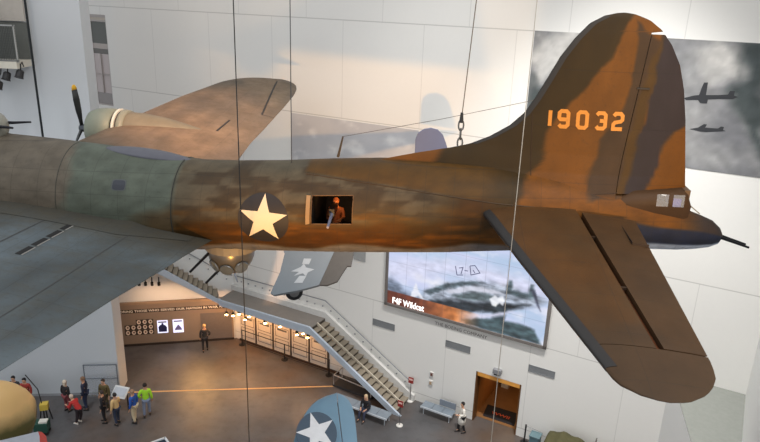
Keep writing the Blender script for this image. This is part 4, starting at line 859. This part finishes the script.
# suspension chain on the spine
ch0 = BM @ BL(459.5, 148, 0); ch1 = BM @ BL(461.5, 119, 0)
r = thing('suspension_cable', 'steel cable with chain links holding the bomber spine ahead of the fin', 'cable', ch0)
for k in range(3):
    c0 = (ch1-ch0)*(k+.6)/3.3; pts = []
    for i in range(17):
        t_ = 2*math.pi*i/16; wv = Vector((1, 0, 0)) if k % 2 == 0 else Vector((0, 1, 0)); pts.append(c0+wv*.055*math.cos(t_)+Vector((0, 0, .12*math.sin(t_))))
    MB().tube(pts, .02, 6).o('chain_link', mat((110, 110, 108), .35, .6), r)
MB().tube([ch1-ch0-Vector((0, 0, .08)), ch1-ch0+Vector((0, 0, .14))], [.05, .03], 8).o('shackle', mat((60, 60, 60), .35, .6), r)
top = BM @ BL(476.5, 0, 0)-ch0; MB().tube([ch1-ch0, top, top+(top-(ch1-ch0))*2.5], .012, 6).o('rope', mat((120, 112, 102), .4, .4), r)
MB().lathe((0, 0, -.25), (0, 0, 1), [(0, .05), (.25, .04), (.3, .02)], 10).o('lifting_lug', mat((90, 76, 52), .5), r)
# ================================================================ OTHER AIRCRAFT
def hang(name, lab): return thing(name, lab, 'airplane')
# blue-grey fighter behind the bomber
DYc = 24.0; nose = PY(222, 231, DYc); tailp = PY(440, 166, DYc+1); ax = (tailp-nose).normalized(); upv = Vector((.42, .15, 1)); upv = (upv-ax*upv.dot(ax)).normalized(); sdv = ax.cross(upv).normalized()
fg = thing('fighter', 'small blue grey fighter hanging nose down behind the bomber fuselage', 'airplane', M=Matrix(((ax.x, sdv.x, upv.x, nose.x), (ax.y, sdv.y, upv.y, nose.y), (ax.z, sdv.z, upv.z, nose.z), (0, 0, 0, 1)))); FI = fg.matrix_world.inverted()
m_blu = mat((84, 92, 118), .5, 0, .08, 2); m_lgt = mat((122, 130, 137), .5, 0, .06, 2); Ln = (tailp-nose).length
MB().lathe((0, 0, 0), (1, 0, 0), [(.25, .5), (.5, .6), (1.6, .62), (3, .6), (4.6, .48), (6.5, .3), (Ln-.2, .16), (Ln+.5, .03)], 24).o('fuselage', m_lgt, fg, True)
MB().lathe((0, 0, 0), (1, 0, 0), [(-.35, .02), (-.25, .16), (.1, .2), (.24, .3)], 16).o('propeller_hub', mat((90, 92, 96), .4), fg, True)
for k in range(3):
    p1 = FI @ PY(228, 285, DYc-.1); an = k*2*math.pi/3
    base = FI @ PY(222, 231, DYc-.1); tip = p1 if k == 0 else Matrix.Rotation(an, 4, 'X') @ p1
    b0 = Vector((-.12, 0, 0)); d = (Vector((-.12, tip.y, tip.z))-b0); tv = Vector((0, -d.z, d.y)).normalized()
    MB().rings([[b0+d*s_+tv*w_*math.cos(t_)+Vector((.02*math.sin(t_)-.0, 0, 0)) for t_ in [2*math.pi*i/8 for i in range(8)]] for s_, w_ in ((.1, .07), (.35, .13), (.7, .16), (.92, .12), (1.0, .03))]).o('propeller_blade', mat((140, 146, 160), .4), fg, True)
finp = [(414.5, 160), (415.5, 140), (418, 133.5), (424, 129.5), (431, 128.3), (438, 130), (443, 135), (446, 143), (449, 153), (450, 160)]
fq = [PY(x, y, DYc+1.0) for x, y in finp]; mb = MB().prism([FI @ p for p in fq], FI.to_3x3() @ Vector((0, .14, 0))); fixn(mb.o('tail_fin', m_blu, fg))
# near wing: lies in a tilted plane through the fuselage
wn = Vector((-.1, -.62, .78)).normalized(); wp0 = PY(310, 262, DYc-1.6)
wpx = lambda x, y, o=0: FI @ (PP(x, y, wp0, wn)+wn*o)
mb = MB(); q_ = [(279, 235), (284.5, 254), (280, 272), (270.5, 293), (274, 295), (300, 290), (319, 285), (335, 250), (340, 235)]
mb.prism([wpx(*p) for p in q_], FI.to_3x3() @ (-wn*.12)); wg = fixn(mb.o('wing', m_lgt, fg))
mb = MB(); q_ = [(334.5, 250), (319.5, 285), (327, 285.2), (337, 281.5), (347, 266), (351, 266), (355, 246)]; mb.prism([wpx(*p) for p in q_], FI.to_3x3() @ (-wn*.08)); fixn(mb.o('aileron', mat((84, 80, 76), .6), fg))
c0 = (303.5, 270); 
sp = [(291, 271.5), (301, 267), (304, 263.5), (306, 267.5), (314.5, 269.5), (308, 272.5), (306, 276.5), (303, 273.5), (294, 276), (299, 272)]
mb = MB(); mb.add([wpx(x, y, .012) for x, y in sp]+[wpx(303, 270.3, .012)], [(i, (i+1) % 10, 10) for i in range(10)]); fixn(mb.o('star', mat((178, 184, 190), .5), wg))
for b_ in ([(304, 258.6), (311.5, 258.8), (309, 264.5), (302, 264.3)], [(299.5, 276), (306.5, 276), (302.5, 283), (294, 283)]): fixn(MB().add([wpx(x, y, .012) for x, y in b_], [(0, 1, 2, 3)]).o('insignia_bar', mat((178, 184, 190), .5), wg))
wc = FI @ PY(294, 291.5, DYc-1.5); wax = FI.to_3x3() @ Vector((.25, -.95, .1)); wh_ = MB().lathe(wc, wax, [(-.1, .2), (-.09, .29), (-.04, .33), (.04, .33), (.09, .29), (.1, .2)], 24).o('wheel', mat((30, 30, 32), .6), fg, True); MB().lathe(wc, wax, [(-.11, .05), (-.1, .19), (.1, .19), (.12, .05)], 16).o('wheel_hub', mat((120, 120, 120), .4, .4), wh_)
MB().tube([wc, wc+FI.to_3x3() @ Vector((.15, .1, .6))], .05, 8).o('gear_leg', mat((150, 152, 154), .4), fg)
# dive bomber wing, bottom centre (rest of the aircraft hangs below the frame)
ZD = 9.6; db = thing('dive_bomber', 'light blue dive bomber with white star on its wing at bottom centre', 'airplane', PZ(325, 470, ZD)); DI = Matrix.Translation(-PZ(325, 470, ZD)); dz = lambda x, y, o=0: DI @ PZ(x, y, ZD+o)
m_sbd = mat((112, 148, 172), .45, 0, .08, 2); m_sbd2 = mat((120, 156, 180), .45, 0, .06, 2)
lead = [(272, 520), (284, 475), (293, 442), (297, 429), (302, 417.5), (307, 409), (312, 403), (318, 398), (325, 394.5), (331, 393), (337, 392.3)]
hing = [(354, 520), (347, 475), (342, 442), (340, 426), (338.3, 412), (337.3, 404), (337, 400), (336.8, 397), (336.7, 395), (336.7, 393.5), (337, 392.4)]
trl = [(374, 520), (363, 475), (357.5, 442), (356, 426), (354, 411), (352.5, 406), (351, 402.5), (349, 399), (346, 396), (343, 393.8), (338, 392.4)]
def slab(A_, B_, th0, th1, nm, m_, cr=.12):
    rows = []
    for (a_, b_) in zip(A_, B_):
        p, q_ = dz(*a_), dz(*b_); ch = (q_-p).length; row = []
        for i in range(9): s_ = i/8; row.append(p.lerp(q_, s_)+Vector((0, 0, (th0*(1-s_)+th1*s_+math.sin(math.pi*s_)*cr*min(1, ch)*.6)-.0)))
        for i in range(9): s_ = 1-i/8; row.append(p.lerp(q_, s_)-Vector((0, 0, .1+math.sin(math.pi*s_)*.05)))
        rows.append(row)
    mb = MB().rings(rows); return smooth_by_angle(fixn(mb.o(nm, m_, db)), 50)
slab(lead, hing, -.06, .0, 'wing', m_sbd); slab([(x+.9, y) for x, y in hing[:-1]], trl[:-1], .0, -.05, 'aileron', m_sbd2, .05)
ctr = dz(316.5, 437, 0); e1 = (dz(342, 437)-dz(291, 437))/2*.8; e2 = (dz(316.5, 416)-dz(316.5, 437))*1.0
def dd(a_, b_, o): 
    p = ctr+e1*a_+e2*b_; s_ = .5; return p+Vector((0, 0, o+.05))
def dpoly(nm, pts, o, m_): 
    mb = MB(); mb.add([dd(0, 0, o)]+[dd(a_, b_, o) for a_, b_ in pts], [(0, 1+i, 1+(i+1) % len(pts)) for i in range(len(pts))]); return fixn(mb.o(nm, m_, db))
dpoly('roundel_disc', [(math.cos(t_), math.sin(t_)) for t_ in [2*math.pi*i/36 for i in range(36)]], .075, mat((70, 88, 106), .5)); dpoly('roundel_star', star2d(1.0, .4, R(-18)), .085, mat((228, 230, 234), .5))
fl_ = DI @ PZ(300, 640, ZD); MB().rings([[fl_+Vector((x*.75-.0, 0, 0))+Vector((0, r_*math.cos(t_)*1.0, -.2+r_*1.1*math.sin(t_))) for t_ in [2*math.pi*i/20 for i in range(20)]] for x, r_ in ((-4.2, .3), (-4, .55), (-2.5, .65), (0, .65), (2.5, .5), (5.5, .2), (6.5, .05))]).o('fuselage', m_sbd, db, True)
# tan nose, lower left
NC = PY(-1, 416, 19.5); tn = thing('bomber_nose', 'tan and olive rounded aircraft nose poking in at the lower left corner', 'airplane', NC)
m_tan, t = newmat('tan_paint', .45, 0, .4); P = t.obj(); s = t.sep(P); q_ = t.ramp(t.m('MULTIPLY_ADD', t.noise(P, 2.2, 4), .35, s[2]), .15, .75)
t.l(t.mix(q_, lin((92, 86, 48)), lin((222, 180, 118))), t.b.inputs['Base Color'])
rs = []
for i in range(15):
    s_ = i/14; x = -3.0+4.25*s_; r_ = 1.24*math.sqrt(max(0, 1-max(0, (x+.4)/1.65)**2.4)); rs.append([Vector((x, r_*math.cos(t_)*.95, r_*1.0*math.sin(t_)+.0)) for t_ in [2*math.pi*k/28 for k in range(28)]])
MB().rings(rs).o('nose_shell', m_tan, tn, True)
MB().tube([(-.75, -.55, 1.02), (-.2, -.35, 1.08), (.3, -.12, 1.06)], .02, 6).o('seam', mat((120, 60, 40), .5), tn)
mb = MB(); mb.add([(-.62+.32*math.cos(t_), -.93+.02*math.cos(t_)-.18*0, .52+.34*math.sin(t_)) for t_ in [2*math.pi*i/20 for i in range(20)]], [tuple(range(20))])
MB().ball((-.55, -.78, .62), (.26, .24, .24), 16, 8).o('badge', mat((176, 150, 150), .5), tn, True); MB().ball((-.1, -1.04, -.42), (.1, .06, .14), 10, 6).o('intake', m_dark, tn, True)
# white wing with red tip in the corner
wz = 8.2; wr = thing('wing_panel', 'white aircraft wing with a red tip in the bottom left corner', 'wing', PZ(10, 445, wz)); WI_ = Matrix.Translation(-PZ(10, 445, wz))
def wslab(q_, nm, m_): 
    mb = MB().prism([WI_ @ PZ(x, y, wz) for x, y in q_], (0, 0, -.1)); return fixn(mb.o(nm, m_, wr))
wslab([(-30, 447), (0, 440.5), (38, 431.5), (39.5, 436), (40, 446), (41, 470), (-30, 470)], 'wing_skin', mat((196, 200, 210), .4)); wslab([(38, 431.5), (42, 432), (46, 436), (47.5, 443), (48, 470), (41, 470), (40, 446), (39.5, 436)], 'wing_tip', mat((206, 78, 66), .45))
# gear strut and equipment behind
p = PZ(46.5, 421, 0); r = thing('equipment_stand', 'yellow box on a dark stand behind the tan nose', 'equipment', p)
MB().box((0, 0, .85), (.36, .34, .3), .3).o('yellow_box', mat((196, 168, 70), .5), r)
for a_, b_ in ((-.2, -.2), (.2, -.2), (.2, .2), (-.2, .2)): MB().tube([(a_, b_, 0), (a_*.6, b_*.6, .71)], .03, 6).o('leg', m_blk, r)
MB().tube([(-.1, 0, .95), (-.25, .1, 1.7), (-.8, .2, 2.4)], .025, 6).o('hose', m_blk, r)
p = PZ(43, 433, 0); r = thing('tool_cart', 'dark green cart with a white lid below the yellow box', 'cart', p)
MB().box((0, 0, .4), (.6, .5, .45), .2).o('cart_body', mat((34, 70, 58), .5), r); MB().box((.1, 0, .66), (.36, .3, .08), .2).o('lid', mat((210, 206, 196), .5), r)
for a_, b_ in ((-.2, -.2), (.22, -.16), (.18, .22), (-.24, .16)): MB().lathe((a_, b_, .1), (0, 1, 0), [(-.03, .1), (.03, .1)], 12).o('wheel', m_blk, r)
# kiosk at the bottom edge and reader panel
p = PZ(160, 447, 1.0); p.z = 0; r = thing('display_case', 'dark glass topped case with white rim at the bottom edge of the floor', 'display case', p, R(38))
MB().box((0, 0, .48), (.75, .95, .96)).o('case_body', mat((44, 48, 56), .5), r); mb = MB()
for c_, d_ in (((0, -.48, 1.0), (.86, .08, .08)), ((0, .48, 1.0), (.86, .08, .08)), ((-.4, 0, 1.0), (.08, 1.0, .08)), ((.4, 0, 1.0), (.08, 1.0, .08))): mb.box(c_, d_)
mb.o('rim', mat((216, 220, 224), .4), r); MB().box((0, 0, .97), (.72, .88, .02)).o('glass_top', mat((40, 52, 66), .1), r)
p = PZ(122, 409, 0); r = thing('reader_panel', 'slanted white reading panel between the visitors in black and tan', 'information panel', p, R(-15))
Mx = Matrix.Rotation(R(38), 3, 'X'); MB().box((0, 0, .98), (.8, .6, .05), M=Mx).o('panel_face', mat((214, 214, 212), .4), r); MB().box((0, -.03, 1.02), (.66, .42, .012), M=Mx).o('printed_sheet', mat((186, 190, 196), .4), r)
for x in (-.35, .35): MB().tube([(x, 0.05, 0), (x, .05, .95)], .035, 8).o('leg', m_blk, r)
p = PZ(107, 392, 0); r = thing('glass_screen', 'clear framed stand against the pale pillar behind the olive jacket visitor', 'display stand', p+Vector((0, -.45, 0)), R(6))
f = MB(); f.box((-.8, 0, .95), (.05, .05, 1.9)); f.box((.8, 0, .95), (.05, .05, 1.9)); f.box((0, 0, 1.88), (1.65, .05, .05)); f.box((0, 0, 1.1), (1.65, .04, .04)); f.o('frame', mat((120, 126, 134), .4, .3), r)
MB().box((0, 0, .95), (1.58, .012, 1.8)).o('glass_pane', glassmat((210, 216, 224), .18), r)
# stanchion, bin and jeep by the wall, bottom right
p = WF(2.8, .34, 0); r = thing('stanchion', 'black stanchion post right of the orange doorway', 'stanchion', p)
MB().tube([(0, 0, .03), (0, 0, 1.0)], .04, 8).o('post', m_blk, r); MB().lathe((0, 0, 0), (0, 0, 1), [(0, .2), (.03, .2), (.06, .05)], 14).o('base', m_blk, r); MB().tube([(0, 0, .95), WF(3.6, 0.4, .9)-p], .015, 6).o('rope', mat((150, 150, 150), .5), r)
p = PZ(534, 448, 0); r = thing('crate', 'blue green box on the floor right of the doorway', 'box', p, AL-math.pi/2)
MB().box((0, 0, .35), (.45, .45, .7)).o('box_body', mat((84, 110, 118), .5), r); MB().box((0, 0, .73), (.5, .5, .06)).o('lid', mat((100, 124, 130), .5), r)
p = PZ(570, 468, 0); jp = thing('military_truck', 'olive open military vehicle with folded canvas at the bottom edge by the wall', 'vehicle', p, AL-math.pi/2)
m_ol = mat((66, 64, 40), .6); MB().box((0, 0, .68), (2.6, 1.4, .5)).o('body', m_ol, jp); MB().box((1.0, 0, .98), (.8, 1.3, .2)).o('hood', m_ol, jp)
rs = []
for i in range(13):
    s_ = i/12; x = -1.2+1.9*s_; h_ = .62*math.sin(math.pi*min(1, s_*.85+.12))**.6; rs.append([Vector((x, .72*math.cos(t_), .95+h_*max(0, math.sin(t_))*(1+.12*math.sin(9*x)))) for t_ in [2*math.pi*k/18 for k in range(18)]])
MB().rings(rs).o('canvas_top', mat((76, 72, 44), .8, 0, .4, 5), jp, True)
MB().box((.85, 0, 1.3), (.04, 1.3, .5)).o('windshield', mat((84, 80, 76), .4), jp)
for x in (-.85, .95):
    for y in (-.68, .68): MB().lathe((x, y, .38), (0, 1, 0), [(-.1, .3), (-.08, .38), (.08, .38), (.1, .3)], 20).o('wheel', m_blk, jp, True)
# ================================================================ PEOPLE
SK = mat((196, 150, 122), .6, 0, .06)
todo = []
def skin(name, verts, edges, rad, m_, parent, sub=1, root=0):
    me = bpy.data.meshes.new(name); bm = bmesh.new(); ly = bm.verts.layers.skin.verify(); bv = []
    for i, (p_, r_) in enumerate(zip(verts, rad)):
        v = bm.verts.new(p_); v[ly].radius = r_ if isinstance(r_, tuple) else (r_, r_); v[ly].use_root = (i == root); bv.append(v)
    for a_, b_ in edges: bm.edges.new((bv[a_], bv[b_]))
    bm.to_mesh(me); bm.free(); me.materials.append(m_)
    o = bpy.data.objects.new(name, me); C.objects.link(o); o.parent = parent
    md = o.modifiers.new('s', 'SKIN'); md.use_smooth_shade = True; md.branch_smoothing = .3
    sb = o.modifiers.new('d', 'SUBSURF'); sb.levels = sub; sb.render_levels = sub; todo.append(o); return o
def person(lab, loc, yaw, top, legs, hair, pose='stand', h=1.72, skinm=SK, hairlen=0, shoe=(40, 36, 34), skirt=None, M=None, armL=None, armR=None, stride=.0, turn=0):
    r = thing('person', lab, 'person', loc, yaw, M=M); k = h/1.72
    lean = {'stand': 2, 'bend': 38, 'sit': 6, 'gun': 8}[pose]; L = R(lean)
    pz = {'stand': .95, 'bend': .88, 'sit': .53, 'gun': .78}[pose]
    P_ = Vector((0, 0 if pose != 'bend' else -.14, pz)); td = Vector((0, math.sin(L), math.cos(L))); hd = Vector((0, math.sin(L*.6+R(8)), math.cos(L*.6+R(8)))); hf = Vector((0, hd.z, -hd.y))
    V = []; E_ = []; Rd = []
    def add(p_, r_, frm=None): V.append(Vector(p_)); Rd.append(r_); i = len(V)-1; E_.append((frm, i)) if frm is not None else None; return i
    i0 = add(P_, (.15, .11)); i1 = add(P_+td*.2, (.135, .1), i0); i2 = add(P_+td*.42, (.165, .11), i1); i3 = add(P_+td*.53, .065, i2); ih = add(P_+td*.53+hd*.1, (.07, .08), i3); it = add(P_+td*.53+hd*.17+hf*.015, (.078, .095), ih); i5 = add(P_+td*.53+hd*.25, (.06, .075), it)
    hc = P_+td*.53+hd*.165
    inn = add(hc+hf*.105-hd*.015, .014, it)
    for s_ in (-1, 1): add(hc+Vector((s_*.088, -.005, 0)), .016, it)
    tors = [P_-td*.12, P_+td*.08, P_+td*.22, P_+td*.42, P_+td*.5]; tr = [(.175, .135), (.17, .13), (.16, .125), (.185, .13), (.09, .085)]
    TV = list(tors); TE = [(i, i+1) for i in range(4)]; TR = list(tr)
    LV = [P_+Vector((0, 0, .02))]; LE = []; LR = [(.155, .12)]
    hands = []
    for s_, arm in ((-1, armL), (1, armR)):
        sh = P_+td*.45+Vector((s_*.19, 0, 0))
        arm = arm or {'stand': 'down', 'bend': 'fwd', 'sit': 'lap', 'gun': 'fwd'}[pose]
        if arm == 'down': e_ = sh+Vector((s_*.06, -.03, -.29)); wv = e_+Vector((s_*.01, .07, -.25))
        elif arm == 'fwd': e_ = sh+Vector((s_*.05, .04, -.27)); wv = e_+Vector((-s_*.07, .23, .03))
        elif arm == 'hip': e_ = sh+Vector((s_*.14, -.08, -.25)); wv = e_+Vector((-s_*.14, .12, -.14))
        elif arm == 'up': e_ = sh+Vector((s_*.06, .08, -.24)); wv = e_+Vector((-s_*.1, .16, .18))
        else: e_ = sh+Vector((s_*.06, .03, -.28)); wv = e_+Vector((-s_*.1, .22, -.06))
        a1 = add(sh, .06, i2); a2 = add(e_, .045, a1); a3 = add(wv, .03, a2); d = (wv-e_).normalized(); pal = add(wv+d*.07, (.04, .022), a3)
        sdv_ = Vector((1, 0, 0)) if abs(d.x) < .7 else Vector((0, 1, 0))
        for q_, ln in ((-.03, .062), (-.01, .075), (.01, .07), (.03, .055)):
            f1 = add(wv+d*(.1+ln*.3)+sdv_*q_*1.1, .009, pal); add(wv+d*(.1+ln)+sdv_*q_*1.2+Vector((0, .012, -.012)), .0075, f1)
        tm = add(wv+d*.075-sdv_*s_*.042, .010, pal); add(wv+d*.105-sdv_*s_*.055, .008, tm)
        b = len(TV); TV += [sh, e_, wv-d*.02]; TR += [.085, .066, .052]; TE += [(3, b), (b, b+1), (b+1, b+2)]
        hip = P_+Vector((s_*.1, 0, -.05))
        if pose == 'sit': kn = hip+Vector((s_*.03, .42, .04)); an = kn+Vector((s_*.02, .06, -.44)); 
        elif pose == 'gun': kn = hip+Vector((s_*.06, .18, -.3)); an = kn+Vector((0, -.22, -.32))
        else: kn = hip+Vector((s_*.02, .04+s_*stride*.5, -.42)); an = Vector((s_*.12, P_.y*0+.0+s_*stride, .085))
        l1 = add(hip, .085, i0); l2 = add(kn, .058, l1); l3 = add(an, .038, l2); l4 = add(an+Vector((0, .12, -.045)), .03, l3)
        b = len(LV); LV += [hip+Vector((0, 0, .0)), kn, an+Vector((0, 0, .02))]; LR += [.105, .078, .06]; LE += [(0, b), (b, b+1), (b+1, b+2)]
        sh_ = MB(); rs_ = []
        for yy, hw, hh2 in ((-.09, .03, .05), (-.07, .042, .07), (.0, .045, .075), (.09, .05, .05), (.16, .045, .035), (.19, .02, .02)): rs_.append([Vector(((an.x)+hw*math.cos(t_), an.y+yy, max(an.z-.085, an.z-.085+hh2*(1+math.sin(t_))*.8)))*k for t_ in [2*math.pi*i/10 for i in range(10)]])
        sh_.rings(rs_).o('shoe', mat(shoe, .5), r, True)
    sc_ = lambda L_: [v*k for v in L_]; sr = lambda L_: [(a_[0]*k, a_[1]*k) if isinstance(a_, tuple) else a_*k for a_ in L_]
    skin('body', sc_(V), E_, sr(Rd), skinm, r, 1)
    skin('jacket', sc_(TV), TE, sr(TR), mat(top, .8, 0, .15, 5), r, 1, 1)
    skin('trousers', sc_(LV), LE, sr(LR), mat(legs, .8, 0, .12, 5), r, 1)
    if skirt: MB().lathe((0, 0, (pz-.42)*k), (0, 0, 1), [(0, .20*k), (.2, .19*k), (.45, .17*k)], 16).o('coat_skirt', mat(skirt, .8), r, True)
    hb = MB(); rs_ = []; hv = hc*k
    for i in range(9):
        th = math.pi*(.02+.60*i/8); rs_.append([hv+Vector((.098*k*math.sin(th)*math.cos(t_), (-.018+.112*math.sin(th)*math.sin(t_)*(1 if math.sin(t_) < 0 or th < .9 else max(.3, 1-.5*(th-.9))))*k, (.02+.118*math.cos(th))*k)) for t_ in [2*math.pi*j/16 for j in range(16)]])
    hb.rings(rs_, False); ho = hb.o('hair', mat(hair, .8, 0, .2, 20), r, True)
    if hairlen: MB().ball(hv+Vector((0, -.06*k, -.08*k)), (.095*k, .06*k, .15*k), 12, 8).o('long_hair', mat(hair, .8, 0, .2, 20), ho, True)
    for s_ in (-1, 1): MB().ball(hv+Vector((s_*.032*k, (hf.y*.088)*k, .012*k+hf.z*.088*k)), .011*k, 8, 6).o('eye', m_dark, r)
    return r
def at0(x, y): return PZ(x, y, 0)
BK = (36, 34, 38)
person('person in a dark jacket standing alone before the brown exhibit panel', at0(205.5, 351), R(15), (46, 42, 40), (40, 38, 40), (190, 150, 100), stride=.12, h=1.68, armR='hip')
person('person in a white coat walking past the bench by the doorway', at0(461, 432), R(110), (226, 220, 210), BK, (36, 30, 28), stride=.12, skirt=(226, 220, 210), h=1.66, armL='fwd')
sp_ = WF(-4.62, 2.62, 0); person('person in black sitting on the long bench by the stairs', sp_, math.pi+AL-math.pi/2, (38, 36, 40), (52, 58, 78), (200, 176, 140), pose='sit', h=1.7, hairlen=1)
person('person in a bright lime green jacket and jeans at right of the group', at0(147.5, 416), R(20), (166, 222, 52), (124, 134, 156), (40, 34, 32), stride=.1, armL='hip', h=1.8)
person('person in a blue jacket and beige trousers facing left', at0(135.5, 422), R(75), (44, 84, 160), (206, 188, 156), (150, 120, 96), stride=.08, h=1.76)
person('person in a tan jacket and dark jeans beside the reading panel', at0(118, 424), R(60), (214, 178, 122), (50, 58, 78), (44, 38, 36), stride=.08, h=1.68, armR='fwd')
person('person dressed all in black left of the reading panel', at0(105.5, 422), R(95), (34, 32, 36), (34, 32, 36), (60, 50, 46), h=1.72, stride=.06)
person('person in an olive camouflage jacket standing behind the reading panel', at0(106.5, 410), R(170), (96, 84, 52), (80, 74, 52), (58, 46, 36), h=1.74)
person('person in a navy jacket with hands down near the pillar wall', at0(87, 409), R(95), (38, 42, 62), (44, 54, 80), (120, 92, 70), h=1.8, stride=.05)
person('person in a red jacket bending forward in the left group', at0(78.5, 423), R(70), (178, 46, 44), (46, 36, 40), (196, 176, 160), pose='bend', h=1.68, shoe=(220, 214, 206))
person('person in a black jacket and maroon trousers at far left of the group', at0(68, 411), R(-25), (40, 36, 38), (128, 66, 70), (206, 190, 170), h=1.7, hairlen=1)
for (x, y), top_, lab in (((24, 378.5), (150, 52, 44), 'person in red with dark hair half hidden behind the tan nose'), ((13, 376.5), (46, 44, 50), 'person with dark hair mostly hidden behind the tan nose')):
    p = PZ(x, y, 1.72); p.z = 0; person(lab, p, R(180), top_, BK, (30, 26, 26))
# the gunner mannequin in the waist window
gy = Vector((-1.27, -.32, -.62))
person('mannequin gunner in brown leather gripping the gun in the fuselage window', None, 0, (150, 84, 44), (90, 60, 40), (160, 90, 46), pose='gun', h=1.30, skinm=mat((214, 132, 78), .6), M=BM @ Matrix.Translation(gy+Vector((0, .12, .02))) @ Matrix.Rotation(math.pi, 4, 'Z'))
# bake the skinned figures into plain meshes
bpy.context.view_layer.update(); dg = bpy.context.evaluated_depsgraph_get()
for o in todo:
    me = bpy.data.meshes.new_from_object(o.evaluated_get(dg)); me.name = o.name; o.modifiers.clear(); o.data = me
